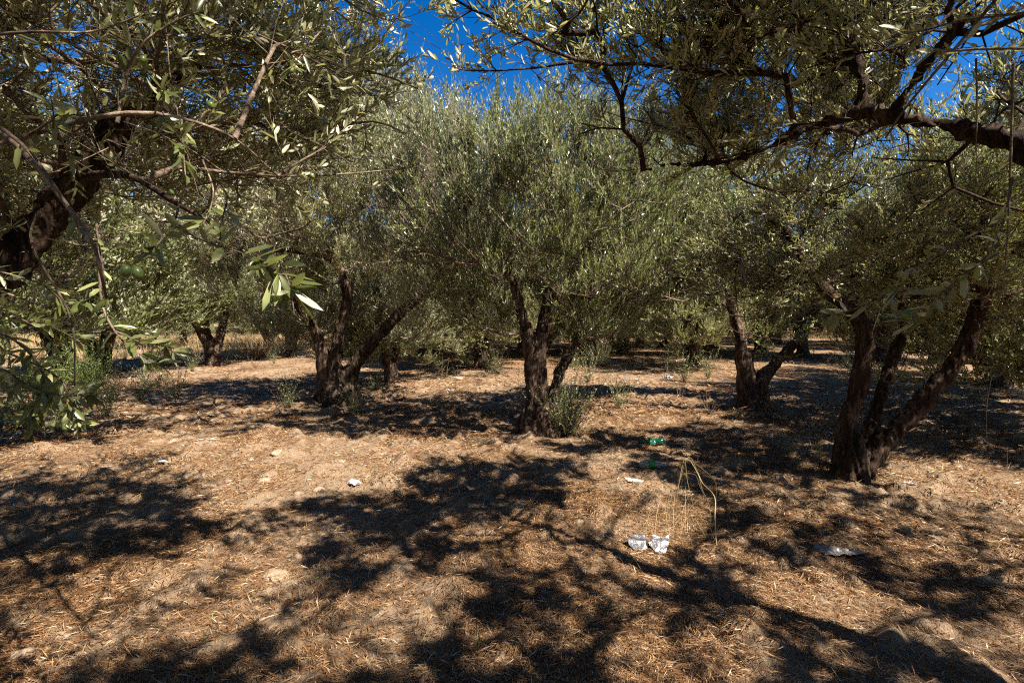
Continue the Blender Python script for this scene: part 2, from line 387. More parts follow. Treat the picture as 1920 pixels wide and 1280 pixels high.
def shoots(S, D, L, up_curve, leafL, leafW, per_m, fine, droop=0.0, spread=.75, tw_r=.0016, upleaf=.35, tubes=True, name='crown', lmat='leaf', tmat='twig', parent=None, origin=(0, 0, 0), flatn=.3, flecks=False):
    """leafy shoots -> arrays of leaves and twig tubes"""
    n = len(S); D = nrm(D); bend = np.zeros((n, 3)); bend[:, 2] = up_curve; bend += rng.normal(size=(n, 3))*.12
    def at(i, t):
        return S[i] + D[i]*(L[i]*t)[:, None] + bend[i]*(L[i]*t*t)[:, None]
    cntp = np.maximum(3, (L*per_m).astype(int)); idx = np.repeat(np.arange(n), cntp)
    order = np.concatenate([np.arange(c) for c in cntp]); t = .12 + .88*(order+.5)/cntp[idx]; t += rng.normal(size=len(t))*.01
    B = at(idx, t); T = nrm(D[idx] + bend[idx]*(2*t)[:, None])
    ref = nrm(np.cross(T, rand_dirs(n)[idx])); Y = np.cross(T, ref)
    a = (order // 2)*(math.pi/2) + (order % 2)*math.pi + rng.normal(size=len(t))*.35
    side = ref*np.cos(a)[:, None] + Y*np.sin(a)[:, None]
    ang = spread*(1-.45*t**3)
    LD = nrm(T*np.cos(ang)[:, None] + side*np.sin(ang)[:, None] + np.array([0, 0, upleaf])[None] + rng.normal(size=T.shape)*.14)
    N = nrm(np.array([0, 0, flatn])[None] + rand_dirs(len(t))*.9 + T*.2)
    if flecks:
        fk = fleck(B); B, LD, N, t, idx = B[fk], LD[fk], N[fk], t[fk], idx[fk]
    ll = leafL*rng.uniform(.6, 1.15, len(t))*(1-.3*t**4); ww = leafW*.5*rng.uniform(.75, 1.2, len(t))
    V, lo, sz, per = leaves_arrays(B, LD, N, ll, ww, fine)
    rn = np.clip(rng.normal(.45, .22, len(t)) + (rng.random(n)[idx]-.5)*.3, 0, 1)
    rn = np.repeat(rn, per)
    V = V - np.array(origin)
    A = []; Bb = []
    if tubes:
        ts = [0, .35, .7, 1.0]; al = np.arange(n); pts = [at(al, np.full(n, q)) for q in ts]
        AA = np.concatenate(pts[:-1]); BB = np.concatenate(pts[1:])
        ra = np.concatenate([np.full(n, tw_r*(1.25-.5*q)) for q in (0, 1, 2)]) if False else np.concatenate([np.full(n, tw_r*f) for f in (1.4, 1.1, .8)])
        rb = np.concatenate([np.full(n, tw_r*f) for f in (1.1, .8, .4)])
        return (V, lo, sz, rn), (AA, BB, ra, rb)
    return (V, lo, sz, rn), None

TREES = {}
def make_tree(name, base, limbs, env, n_t, n_s, label, group, leafL=.06, leafW=.012, up=.6, out=.5, sl=(.2, .45), per_m=75, fine=False,
              voxel=.03, lmat='leaf', tmat='twig', bark='bark', flare=None, maskit=True, extra=(), spread=.7, upleaf=.35, shell=.5, jit=.6, free=(), cap=.026, up_curve=.15, tipw=.45, tw_r=.0016, thick_fac=.45, bare=0, bare_dir=((1, 1, .5), (0, 0, 0)), bmat=None, wig=.05, extra_branches=()):
    base = np.array(base, float); root = empty('olive_tree', base, label, 'tree', group)
    sm = [catmull(p, r, .06) for p, r in limbs]
    me = fused_trunk(sm, voxel, base, M[bark], flare=flare)
    link('trunk', me, root)
    for p, r in extra_branches:
        q = catmull(p, r, .05); bm = bmesh.new(); tube_mesh(bm, q[0]-base, q[1], 10, .25, len(sm)); mb = bpy.data.meshes.new('branch'); bm.to_mesh(mb); bm.free()
        for f in mb.polygons: f.use_smooth = True
        mb.materials.append(M['twig'] if r[0] < .015 else M[bark]); link('branch', mb, root); sm.append(q)
    targets = sample_env(env, n_t, shell)
    targets = targets[targets[:, 2] > base[2]+.25]
    if maskit:
        targets = targets[sun_keep(targets)]
    if free: fe, fn = free; targets = np.vstack([targets, sample_env(fe, fn, .2)])
    pos, par, rad, e, tips, nl = grow(sm, targets, wig=wig, cap=cap)
    pa = pos[par[e]]; rp = np.minimum(rad[par[e]], rad[e]*1.35); isroot = par[e] < nl; rp[isroot] = rad[e][isroot]*1.25
    # leafy shoots
    wgt = np.where(rad[e] < .012, 1.0, .25); wgt[np.isin(e, tips)] += tipw*6; pk = rng.choice(len(e), n_s, p=wgt/wgt.sum())
    cen = np.average([c for c, s in env], axis=0, weights=[s[0]*s[1]*s[2] for c, s in env])
    S = pos[e[pk]]*1.0; f = rng.random(n_s)[:, None]; S = S*(1-f)+pa[pk]*f
    o = nrm(S-cen); o[:, 2] *= .5
    D = nrm(o*out + np.array([0, 0, up]) + rng.normal(size=S.shape)*jit*.5 + nrm(pos[e[pk]]-pa[pk])*.3)
    L = rng.uniform(sl[0], sl[1], n_s)
    if maskit:
        k = sun_keep(S + D*L[:, None]*.5) & sun_keep(S + D*L[:, None]*.95) & ((S+D*L[:, None])[:, 2] > .15)
        S, D, L = S[k], D[k], L[k]
    if free:
        sf = np.random.default_rng(3).permutation(np.flatnonzero(in_env(pos[e], fe, 1.1))); sf = np.tile(sf, 12)[:free[1]*8]
        S = np.vstack([S, pos[e[sf]]]); D = np.vstack([D, nrm(np.array([-.5, .2, .5])+rng.normal(size=(len(sf), 3))*.5)]); L = np.append(L, rng.uniform(.15, .3, len(sf)))
    for ex in extra:                               # hand-set shoots (start, direction, length)
        S = np.vstack([S, ex[0]]); D = np.vstack([D, nrm(np.array(ex[1], float))]); L = np.append(L, ex[2])
    lv, tb = shoots(S, D, L, up_curve, leafL, leafW, per_m, fine, spread=spread, upleaf=upleaf, origin=base, tw_r=tw_r, flecks=maskit)
    V, lo, sz, rn = lv
    k1 = 6; Va, la, sa = tubes_np(pa-base, pos[e]-base, rp, rad[e], k1)
    if bare:                                       # leafless twigs
        pb = rng.choice(len(e), bare, p=wgt/wgt.sum()); Sb = pos[e[pb]]; Db = nrm(rng.normal(size=Sb.shape)*np.array(bare_dir[0])+np.array(bare_dir[1])); Lb = rng.uniform(.2, .7, bare)
        if maskit:
            kb = sun_keep(Sb+Db*Lb[:, None]*.5); Sb, Db, Lb = Sb[kb], Db[kb], Lb[kb]
        bend = rng.normal(size=Sb.shape)*.2; fs = [0, .25, .5, .75, 1]; pp = [Sb+Db*(Lb*t)[:, None]+bend*(Lb*t*t)[:, None] for t in fs]
        tb = tuple(np.concatenate(q) for q in ((tb[0], *pp[:-1]), (tb[1], *pp[1:]), (tb[2], *[np.full(len(Sb), tw_r*q) for q in (1.6, 1.3, 1., .8)]), (tb[3], *[np.full(len(Sb), tw_r*q) for q in (1.3, 1., .8, .5)])))
    Vb, lb, sb = tubes_np(tb[0]-base, tb[1]-base, tb[2], tb[3], 3)
    VV = np.concatenate([V, Va, Vb]); LL = np.concatenate([lo, la+len(V), lb+len(V)+len(Va)]); SS = np.concatenate([sz, sa, sb])
    mi = np.concatenate([np.zeros(len(sz), int), np.ones(len(sa), int), np.full(len(sb), 2)])
    print(label[:30], 'leaf faces', len(sz), 'shoots', len(S))
    link('crown', mesh_np('crown', VV, LL, SS, [M[lmat], M[bmat or ('bark_dark' if bark == 'bark_dark' else tmat)], M[tmat]], np.concatenate([rn, np.zeros(len(sa)+len(sb))]), False, mi), root)
    return root
def gp(u, v, dz=0):
    g = G(u, v); g[2] = float(gz(g[0], g[1]))+dz; return g

# ------------------------------------------------------------------ ground, hill
def axis(lo, hi, a, b, fine, grow_=1.09):
    x = list(np.arange(a, b, fine)); s = fine
    while x[-1] < hi: s *= grow_; x.append(x[-1]+s)
    s = fine; y = [a]
    while y[-1] > lo: s *= grow_; y.append(y[-1]-s)
    return np.array(sorted(set(y[1:]))+x)
xs = axis(-400, 400, -5.5, 5.5, .026, 1.05); ys = axis(-120, 500, 1.3, 7.2, .024, 1.03)
X, Y = np.meshgrid(xs, ys)
q = np.stack([X, Y], -1)
near = np.clip(1-(np.hypot(X, Y-3)-7)/8, 0, 1)
clod = np.maximum(0, fbm(q*4.2, 3, 31)-.56)*.28 + np.maximum(0, vn(q*9, 41)-.62)*.05*vn(q*.8, 8) + .030*(fbm(q*2.2, 3, 61)-.5)
fine_ = .016*(fbm(q*22, 3, 51)-.5)
Z = gz(X, Y) + near*(clod + fine_)
nx, ny = len(xs), len(ys); ii = np.arange(nx*ny).reshape(ny, nx)
qd = np.stack([ii[:-1, :-1], ii[:-1, 1:], ii[1:, 1:], ii[1:, :-1]], -1).reshape(-1)
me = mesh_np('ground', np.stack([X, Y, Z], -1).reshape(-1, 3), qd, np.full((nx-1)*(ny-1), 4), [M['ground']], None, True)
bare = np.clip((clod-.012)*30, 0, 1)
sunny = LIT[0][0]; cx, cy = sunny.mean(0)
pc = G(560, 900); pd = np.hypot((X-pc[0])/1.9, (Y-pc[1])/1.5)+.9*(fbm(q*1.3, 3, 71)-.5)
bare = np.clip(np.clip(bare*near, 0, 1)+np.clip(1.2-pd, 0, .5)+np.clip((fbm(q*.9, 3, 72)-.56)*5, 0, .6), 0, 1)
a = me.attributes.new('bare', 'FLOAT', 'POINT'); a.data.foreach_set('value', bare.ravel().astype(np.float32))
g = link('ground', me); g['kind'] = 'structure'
def surf_z(x, y):
    x = np.asarray(x, float); y = np.asarray(y, float); q = np.stack([x, y], -1)
    return gz(x, y) + np.maximum(0, fbm(q*4.2, 3, 31)-.56)*.28 + np.maximum(0, vn(q*9, 41)-.62)*.05*vn(q*.8, 8) + .030*(fbm(q*2.2, 3, 61)-.5) + .016*(fbm(q*22, 3, 51)-.5)

hx = np.linspace(-260, 260, 90); hy = np.linspace(62, 200, 40)
HX, HY = np.meshgrid(hx, hy); hq = np.stack([HX, HY], -1)
HZ = -1.5 + 20*np.clip((HY-62)/80, 0, 1)**1.1*(.45+.8*fbm(hq*.012, 3, 9)) + 2.5*(fbm(hq*.08, 4, 4)-.5)
hi = np.arange(90*40).reshape(40, 90)
hqd = np.stack([hi[:-1, :-1], hi[:-1, 1:], hi[1:, 1:], hi[1:, :-1]], -1).reshape(-1)
h = link('hill', mesh_np('hill', np.stack([HX, HY, HZ], -1).reshape(-1, 3), hqd, np.full(89*39, 4), [M['hill']], None, True)); h['kind'] = 'structure'

# ------------------------------------------------------------------ leaf litter and dry grass on the ground (stuff)
def litter(n, dist_lo, dist_hi, L, W, seed):
    r = dist_lo*(dist_hi/dist_lo)**rng.random(n) if dist_lo > 5 else np.sqrt(rng.uniform(dist_lo**2, dist_hi**2, n))
    a = rng.uniform(-R(56), R(56), n); x = r*np.sin(a); y = r*np.cos(a)
    dens = fbm(np.stack([x, y], -1)*1.6, 3, 91); k = rng.random(n) < np.clip((dens-.34)*4.2, .30, 1)
    pc_ = G(560, 900); pd_ = np.hypot((x-pc_[0])/1.7, (y-pc_[1])/1.4)+.9*(fbm(np.stack([x, y], -1)*1.3, 3, 71)-.5); k &= (pd_ > 1) | (rng.random(n) < .7)
    x, y = x[k], y[k]; n = len(x)
    flow = 2.5*fbm(np.stack([x, y], -1)*.9, 2, 13)*math.pi + rng.normal(size=n)*.9
    D = np.stack([np.cos(flow), np.sin(flow), rng.normal(size=n)*.22], -1)
    B = np.stack([x, y, surf_z(x, y)+.004+.010*rng.random(n)], -1)
    N = nrm(np.stack([rng.normal(size=n)*.5, rng.normal(size=n)*.5, np.ones(n)], -1))
    return leaves_arrays(B, D, N, L*np.clip(rng.lognormal(-.15, .45, n), .25, 2), W*.5*rng.uniform(.6, 1.3, n), False, rng.uniform(-.15, .2, (n, 1)))
def join(parts):
    Vs, ls, ss = [], [], []; off = 0
    for V, lo, sz in parts: Vs.append(V); ls.append(lo+off); ss.append(sz); off += len(V)
    return np.concatenate(Vs), np.concatenate(ls), np.concatenate(ss)
pa_ = [litter(300000, 1.7, 4.6, .050, .0042, 0)[:3], litter(230000, 4.4, 9, .055, .0075, 1)[:3], litter(110000, 8.5, 26, .10, .02, 2)[:3]]
V, lo, sz = join(pa_)
o = link('leaf_litter', mesh_np('leaf_litter', V, lo, sz, [M['dry']], np.clip(rng.normal(.45, .25, len(sz)), 0, 1))); o['kind'] = 'stuff'
o['label'] = 'dry narrow brown leaves scattered over the soil'; o['category'] = 'leaf litter'

def blades(S, D, L, W, bendv, nseg=4):
    """ribbons; S start, D dir, bendv end offset, as quads"""
    n = len(S); D = nrm(D); side = nrm(np.cross(D, rand_dirs(n))); pts = []
    for i in range(nseg+1):
        t = i/nseg; c = S + D*(L*t)[:, None] + bendv*(L*t*t)[:, None]; wv = side*(W*(1-t*.85))[:, None]
        pts += [c-wv, c+wv]
    V = np.stack(pts, 1).reshape(-1, 3); m = 2*(nseg+1)
    pat = np.concatenate([[2*i, 2*i+1, 2*i+3, 2*i+2] for i in range(nseg)])
    return V, (np.arange(n)[:, None]*m+pat[None]).ravel(), np.full(n*nseg, 4)
# short dry grass
n = 26000
r = 2.2*(45/2.2)**rng.random(n); a = rng.uniform(-R(54), R(54), n); x = r*np.sin(a); y = r*np.cos(a)
d = fbm(np.stack([x, y], -1)*.8, 3, 201); k = rng.random(n) < np.clip((d-.52)*7, .0, 1)+.25*(r > 16); x, y, r = x[k], y[k], r[k]; n = len(x)
S = np.stack([x, y, surf_z(x, y)], -1); D = nrm(np.stack([rng.normal(size=n)*.8, rng.normal(size=n)*.8, np.ones(n)], -1))
bl = blades(S, D, rng.uniform(.03, .10, n)*(1+np.clip(r-12, 0, 12)*.12), .0011*(1+r*.12), np.stack([rng.normal(size=n)*.5, rng.normal(size=n)*.5, -rng.random(n)*.5], -1), 3)
o = link('dry_grass', mesh_np('dry_grass', *bl, [M['straw']], np.clip(rng.normal(.5, .25, len(bl[2])), 0, 1))); o['kind'] = 'stuff'
o['label'] = 'short straw coloured dry grass on the grove floor'; o['category'] = 'dry grass'
# tall golden field beyond the left trees
def field(x0, x1, y0, y1, n, h, name, label):
    x = rng.uniform(x0, x1, n); y = rng.uniform(y0, y1, n); k = fbm(np.stack([x, y], -1)*.35, 2, 66) > .42; x, y = x[k], y[k]; n = len(x)
    S = np.stack([x, y, gz(x, y)-.02], -1); D = nrm(np.stack([rng.normal(size=n)*.3, rng.normal(size=n)*.3, np.ones(n)], -1))
    bl = blades(S, D, h*rng.uniform(.4, 1.1, n), np.full(n, .007), np.stack([rng.normal(size=n)*.35, rng.normal(size=n)*.35, -rng.random(n)*.3], -1), 3)
    o = link(name, mesh_np(name, *bl, [M['straw']], np.clip(rng.normal(.5, .3, len(bl[2])), 0, 1))); o['kind'] = 'stuff'; o['label'] = label; o['category'] = 'dry grass'
field(-32, -5, 19, 34, 26000, .75, 'tall_dry_grass', 'tall golden dry grass behind the left trees')
field(-4, 26, 28, 44, 14000, .6, 'tall_dry_grass', 'tall golden dry grass at the back of the grove')

# ------------------------------------------------------------------ hero trees
pt = lambda *a: [P(*q) for q in a]
# centre tree
b3 = gp(1005, 822); d = b3[1]
make_tree('t', b3, [
    (np.array([b3+[0, 0, -.12], P(1003, 770, d), P(1000, 710, d), P(992, 640, d-.05), P(975, 580, d-.1), P(962, 530, d-.2), P(930, 470, d-.4)]), [0.175, 0.125, 0.103, 0.087, 0.072, 0.053, 0.03]),
    (np.array([b3+[.03, 0, -.1], P(1008, 760, d), P(1010, 690, d+.02), P(1018, 620, d), P(1035, 550, d), P(1046, 480, d-.1), P(1060, 400, d-.2)]), [0.16, 0.118, 0.095, 0.08, 0.072, 0.053, 0.03]),
    (np.array([b3+[.08, .08, -.1], P(1030, 770, d+.1), P(1048, 700, d+.25), P(1075, 645, d+.4), P(1110, 560, d+.7), P(1150, 470, d+1)]), [0.106, 0.076, 0.065, 0.061, 0.046, 0.027]),
  ],
  [(P(985, 400, d), (2.0, 1.7, 1.05)), (P(1150, 440, d+.8), (1.5, 1.5, 1.0)), (P(860, 430, d+.3), (1.25, 1.4, .8)), (P(1010, 330, d+.4), (1.4, 1.3, .75)), (P(1110, 515, d-.8), (.9, .6, .45)), (P(960, 480, d-.9), (.8, .5, .35)), (P(1085, 570, d+.5), (.75, .8, .6)), (P(910, 560, d+.7), (.9, .7, .6)), (P(1130, 590, d+.9), (.8, .7, .55)), (P(1240, 500, d+.8), (1.3, 1.2, .85)), (P(1150, 330, d+1.2), (1.3, 1.2, .9)), (P(870, 590, d+.9), (.8, .6, .5)), (P(930, 600, d-.1), (.5, .4, .35)), (P(1095, 600, d), (.5, .4, .4))],
  1900, 14500, 'olive tree with three dark upright limbs at the centre of the grove', None, leafL=.062, leafW=.013, up=.9, out=.35, sl=(.2, .6), per_m=72,
  voxel=.022, flare=(b3, .24, 6), lmat='leaf_green', spread=.62, upleaf=.4, jit=.75)
# left centre tree
b4 = gp(635, 758); d = b4[1]
make_tree('t', b4, [
    (np.array([b4+[-.1, 0, -.1], P(612, 715, d), P(606, 670, d-.05), P(595, 630, d-.1), P(570, 590, d-.3), P(540, 540, d-.6)]), [.22, .16, .12, .09, .075, .04]),
    (np.array([b4+[0, -.05, -.1], P(632, 715, d-.05), P(628, 680, d-.1), P(638, 620, d-.15), P(650, 565, d-.2), P(640, 510, d-.3), P(600, 475, d-.5), P(510, 468, d-.8)]), [.25, .18, .115, .08, .072, .064, .05, .03]),
    (np.array([b4+[.15, 0, -.1], P(650, 718, d), P(668, 680, d), P(700, 640, d-.1), P(745, 592, d-.2), P(790, 552, d-.3), P(830, 505, d-.4), P(832, 450, d-.4)]), [.23, .165, .11, .095, .083, .07, .057, .035]),
  ],
  [(P(640, 400, d), (2.3, 1.8, 1.2)), (P(760, 400, d), (1.6, 1.6, 1.2)), (P(520, 470, d-.2), (1.6, 1.5, 1.0)), (P(740, 290, d+.2), (1.5, 1.4, 1.0)), (P(610, 300, d+.4), (1.6, 1.4, 1.2)), (P(560, 590, d+.4), (1.0, .9, .7)), (P(440, 400, d), (1.5, 1.3, 1.3)), (P(700, 240, d), (1.3, 1.2, 1.0)), (P(745, 530, d-.7), (.8, .6, .5)), (P(560, 620, d+.9), (.9, .6, .5)), (P(760, 620, d+1.2), (.8, .6, .5)), (P(560, 370, d-2.1), (1.1, .8, .5)), (P(410, 400, d-1.9), (1.1, .9, .6)), (P(620, 350, d-3.2), (1.2, .8, .4)), (P(440, 370, d-3.4), (1.0, .7, .4)), (P(700, 560, d+1.2), (1.1, .8, .6))],
  2300, 20000, 'olive tree with pale flared base and two splayed limbs, left of centre', None, leafL=.068, leafW=.015, up=.9, out=.35, sl=(.22, .65), per_m=62,
  voxel=.028, flare=(b4, .40, 7), lmat='leaf_sunlit', spread=.62, upleaf=.4, jit=.75)
# right tree, nearest full trunk
b5 = gp(1595, 900); d = b5[1]
make_tree('t', b5, [
    (np.array([b5+[-.04, 0, -.1], P(1584, 850, d), P(1590, 790, d), P(1612, 720, d), P(1622, 650, d), P(1612, 600, d), P(1560, 555, d+.1), P(1520, 510, d+.1), P(1490, 455, d+.1), P(1465, 420, d+.1)]), [0.106, 0.084, 0.076, 0.072, 0.068, 0.065, 0.046, 0.038, 0.034, 0.023]),
    (np.array([b5+[.05, .1, -.1], P(1622, 840, d+.15), P(1645, 760, d+.3), P(1668, 690, d+.45), P(1690, 620, d+.6), P(1700, 540, d+.8)]), [0.091, 0.065, 0.057, 0.049, 0.042, 0.03]),
    (np.array([b5+[.06, -.02, -.1], P(1640, 850, d), P(1700, 785, d-.05), P(1760, 720, d-.1), P(1808, 650, d-.15), P(1838, 570, d-.2), P(1858, 480, d-.25), P(1880, 400, d-.3)]), [0.099, 0.08, 0.072, 0.068, 0.065, 0.057, 0.046, 0.03]),
  ],
  [(P(1610, 430, d+.1), (1.35, 1.1, .65)), (P(1500, 470, d+.5), (1.0, .9, .6)), (P(1800, 440, d-.1), (1.0, 1.0, .6)), (P(1640, 520, d+.5), (1.1, .9, .42)), (P(1850, 560, d+.3), (.6, .7, .35)), (P(1660, 330, d+.3), (1.2, 1.0, .5)), (P(1420, 520, d+.3), (.8, .7, .4)), (P(1900, 480, d), (.7, .8, .6))],
  1500, 11500, 'olive tree forking into three leaning limbs, nearest trunk on the right', None, leafL=.055, leafW=.012, up=.35, out=.6, sl=(.18, .4), per_m=80,
  voxel=.018, flare=(b5, .15, 5), lmat='leaf', bark='bark_dark', tmat='twig_dark', spread=.75, upleaf=.2, jit=.9)
# right middle tree
b6 = gp(1412, 777); d = b6[1]
make_tree('t', b6, [
    (np.array([b6+[-.03, 0, -.1], P(1404, 745, d), P(1400, 705, d), P(1390, 650, d), P(1380, 600, d+.1), P(1360, 530, d+.2)]), [0.198, 0.16, 0.137, 0.099, 0.076, 0.046]),
    (np.array([b6+[.08, 0, -.1], P(1420, 745, d), P(1424, 715, d), P(1446, 690, d), P(1474, 660, d-.1), P(1510, 615, d-.1), P(1540, 540, d)]), [.18, .15, .12, .08, .065, .05, .035]),
  ],
  [(P(1390, 500, d+.2), (1.5, 1.4, 1.1)), (P(1480, 470, d+.2), (1.4, 1.3, 1.0)), (P(1300, 480, d+.7), (1.3, 1.3, .9)), (P(1400, 400, d+.4), (1.3, 1.2, .9)), (P(1395, 640, d+.2), (.5, .6, .5)), (P(1440, 640, d+.1), (.5, .5, .35)), (P(1370, 600, d-.8), (.8, .5, .5)), (P(1480, 560, d-.7), (.9, .6, .6)), (P(1240, 560, d+.5), (.9, .8, .6)), (P(1270, 430, d-.6), (1.2, 1.1, .8)), (P(1420, 610, d-1.0), (.9, .5, .4))],
  2300, 24000, 'short trunked olive tree with dark dense crown, right of centre', None, leafL=.062, leafW=.015, up=.5, out=.5, sl=(.2, .45), per_m=70,
  voxel=.025, flare=(b6, .25, 6), lmat='leaf_green', bark='bark', tmat='twig_dark', spread=.7, upleaf=.2, jit=.8)

# near left tree: trunk outside the frame, limb reaching up across the corner
b1 = np.array([-3.35, 1.75, 0]); b1[2] = gz(b1[0], b1[1])
limbL = np.array([b1+[0, 0, -.1], b1+[.15, .05, .8], P(-60, 560, 2.15), P(50, 450, 2.25), P(150, 330, 2.35), P(225, 235, 2.4), P(320, 150, 2.5), P(420, 70, 2.65), P(500, -60, 2.8)])
envL = [((-2.55, 2.3, 3.1), (1.25, 1.2, .95)), ((-1.75, 2.6, 3.05), (1.2, .9, .85)), ((-2.9, 1.6, 3.3), (1.4, 1.4, .9)), ((-3.2, 2.9, 2.2), (.9, .8, .6)), ((-2.2, .4, 3.8), (1.6, 1.3, .6)), ((-1.15, 2.9, 3.25), (.6, .7, .6)), ((-2.9, 2.6, 1.9), (.6, .4, .4)), ((-2.8, 3.9, 2.7), (1.1, .9, .5)), ((-1.3, 2.6, 2.75), (.7, .5, .4)), ((-1.0, 2.4, 3.5), (.7, .7, .5)), ((-.6, 1.15, 3.25), (1.0, .6, .28)), ((-1.9, 1.2, 3.2), (.8, .7, .3)), ((-2.6, 2.0, 2.3), (.8, .5, .5)), ((-1.3, 2.2, 2.5), (.8, .6, .4))]
TL = make_tree('t', b1, [
    (limbL, [.22, .14, .066, .060, .055, .048, .036, .024, .014]),
    (np.array([b1+[.1, -.1, .5], b1+[0, -.5, 1.3], b1+[.5, -1.0, 2.3], b1+[1.2, -1.3, 3.2]]), [.15, .10, .07, .035]),
  ], envL, 2800, 9300, 'near olive tree leaning in from the left edge with sunlit foliage', None, leafL=.062, leafW=.0135, up=.25, out=.6, sl=(.16, .38), per_m=68, fine=True,
  voxel=.02, flare=(b1, .25, 5), bark='bark_dark', bmat='twig', lmat='leaf_sunlit', spread=.75, upleaf=.25, jit=1.2, tw_r=.0017, cap=.015, bare=2200, bare_dir=((1, .6, .35), (0, 0, .1)),
  extra_branches=[(np.array([P(150, 330, 2.35), P(240, 330, 2.0), P(330, 380, 1.8), P(420, 430, 1.6)]), [.022, .013, .009, .005]),
                  (np.array([P(-80, 300, 1.6), P(100, 240, 1.45), P(240, 212, 1.4), P(340, 222, 1.45), P(440, 260, 1.6), P(520, 330, 1.8)]), [.009, .0075, .0065, .005, .004, .0025]),
                  (np.array([P(-90, 200, 1.5), P(20, 262, 1.4), P(130, 390, 1.3), P(180, 470, 1.25), P(200, 560, 1.3)]), [.008, .0065, .005, .004, .003])])
def sprays(root, base, lines, leafL, leafW, per_m, lm, seed=0, fruit=()):
    for pts, r0, nleaf in lines:
        p, r = catmull(np.array([P(*q) for q in pts]), np.linspace(r0, r0*.4, len(pts)), .02)
        n = len(p); seg = np.linalg.norm(np.diff(p, axis=0), axis=1).sum()
        T = nrm(np.gradient(p, axis=0)); t = 1-(1-rng.random(nleaf))**1.6 if nleaf else np.zeros(0); t = np.sort(np.clip(1-(rng.random(nleaf)**1.8)*.9, 0, .999)); ix = (t*(n-1)).astype(int)
        Va, la, sa = tubes_np(p[:-1]-base, p[1:]-base, r[:-1], r[1:], 6)
        if nleaf:
            ref = nrm(np.cross(T[ix], rand_dirs(nleaf))); D = nrm(T[ix]*rng.uniform(.4, 1.3, (nleaf, 1))+ref+rng.normal(size=(nleaf, 3))*.15)
            N = nrm(np.array([0, -.5, .7])+rng.normal(size=(nleaf, 3))*.5)
            V, lo, sz, per = leaves_arrays(p[ix]-base, D, N, leafL*rng.uniform(.55, 1.15, nleaf), leafW*.5*rng.uniform(.8, 1.2, nleaf), True, rng.uniform(-.1, .25, (nleaf, 1)))
            rn = np.repeat(np.clip(rng.normal(.45, .25, nleaf), 0, 1), per)
        else: V, lo, sz, rn = np.zeros((0, 3)), np.zeros(0, int), np.zeros(0, int), np.zeros(0)
        link('spray', mesh_np('spray', np.concatenate([V, Va]), np.concatenate([lo, la+len(V)]), np.concatenate([sz, sa]), [M[lm], M['twig']], np.concatenate([rn, np.zeros(len(sa))]), False, np.concatenate([np.zeros(len(sz), int), np.ones(len(sa), int)])), root)
    for u, v, Y_, rr in fruit:
        bm = bmesh.new(); bmesh.ops.create_icosphere(bm, subdivisions=2, radius=rr)
        for q in bm.verts: q.co.z *= 1.3
        mf = bpy.data.meshes.new('olive'); bm.to_mesh(mf); bm.free(); mf.materials.append(M['olive'])
        for f in mf.polygons: f.use_smooth = True
        o = link('olive', mf, root, Vector(P(u, v, Y_)-base)); o.rotation_euler = (.3*math.sin(u), .4*math.cos(v), 0)
sprays(TL, b1, [
    ([(-60, 520, 1.7), (40, 560, 1.6), (110, 575, 1.5), (170, 560, 1.45)], .004, 20),
    ([(-60, 600, 1.6), (30, 640, 1.5), (80, 700, 1.45), (70, 760, 1.4), (40, 800, 1.4)], .004, 80), ([(-60, 620, 1.9), (20, 600, 1.8), (90, 610, 1.8), (150, 640, 1.8)], .003, 50), ([(-60, 690, 1.5), (0, 690, 1.45), (50, 720, 1.4), (110, 740, 1.4), (180, 735, 1.4)], .003, 60), ([(-60, 740, 2.0), (20, 770, 1.9), (60, 790, 1.9), (150, 785, 1.9)], .003, 60), ([(-40, 500, 1.6), (40, 520, 1.55), (90, 540, 1.5), (130, 580, 1.5)], .003, 30),
    ([(-50, 640, 1.7), (60, 680, 1.6), (120, 720, 1.6), (140, 780, 1.6)], .004, 60),
    ([(-40, 700, 1.8), (40, 740, 1.7), (110, 770, 1.7), (170, 800, 1.7)], .003, 50),
    ([(-30, 560, 1.8), (60, 610, 1.7), (100, 650, 1.7), (80, 700, 1.7)], .003, 26),
    ([(185, 440, 1.6), (190, 560, 1.55), (215, 620, 1.5), (250, 655, 1.5), (310, 690, 1.5)], .004, 40),
    ([(215, 620, 1.5), (260, 640, 1.5), (310, 650, 1.55), (335, 670, 1.6)], .0025, 26),
    ([(70, 400, 1.5), (60, 460, 1.5), (130, 590, 1.45), (140, 700, 1.45), (135, 790, 1.45)], .004, 0),
    ([(180, 420, 1.4), (195, 520, 1.4), (200, 600, 1.42)], .003, 4),
    ([(-60, 300, 1.6), (20, 270, 1.5), (60, 250, 1.45), (100, 225, 1.4), (140, 215, 1.38)], .005, 12),
    ([(100, 240, 1.4), (100, 210, 1.35), (95, 180, 1.3)], .0025, 9),
    ([(290, 215, 1.4), (300, 180, 1.35), (310, 160, 1.3)], .0025, 10),
    ([(340, 222, 1.45), (345, 300, 1.4), (350, 350, 1.4)], .003, 14),
    ([(220, 230, 1.6), (240, 130, 1.6), (270, 80, 1.6), (330, 40, 1.6), (380, 20, 1.6)], .006, 22),
    ([(-60, 70, 1.5), (60, 60, 1.5), (170, 60, 1.5), (260, 30, 1.5)], .005, 14),
    ([(-60, 200, 1.3), (40, 270, 1.3), (110, 360, 1.3), (150, 430, 1.3)], .006, 6),
    ([(380, 300, 1.7), (400, 360, 1.6), (380, 420, 1.5), (350, 430, 1.5)], .003, 16)],
    .062, .0145, 60, 'leaf_green', fruit=[(268, 112, 1.55, .010), (395, 197, 1.42, .010), (545, 132, 1.9, .010), (258, 512, 1.0, .011), (236, 508, 1.01, .010), (500, 476, 1.02, .009), (324, 360, 1.5, .009), (585, 330, 1.9, .009)])
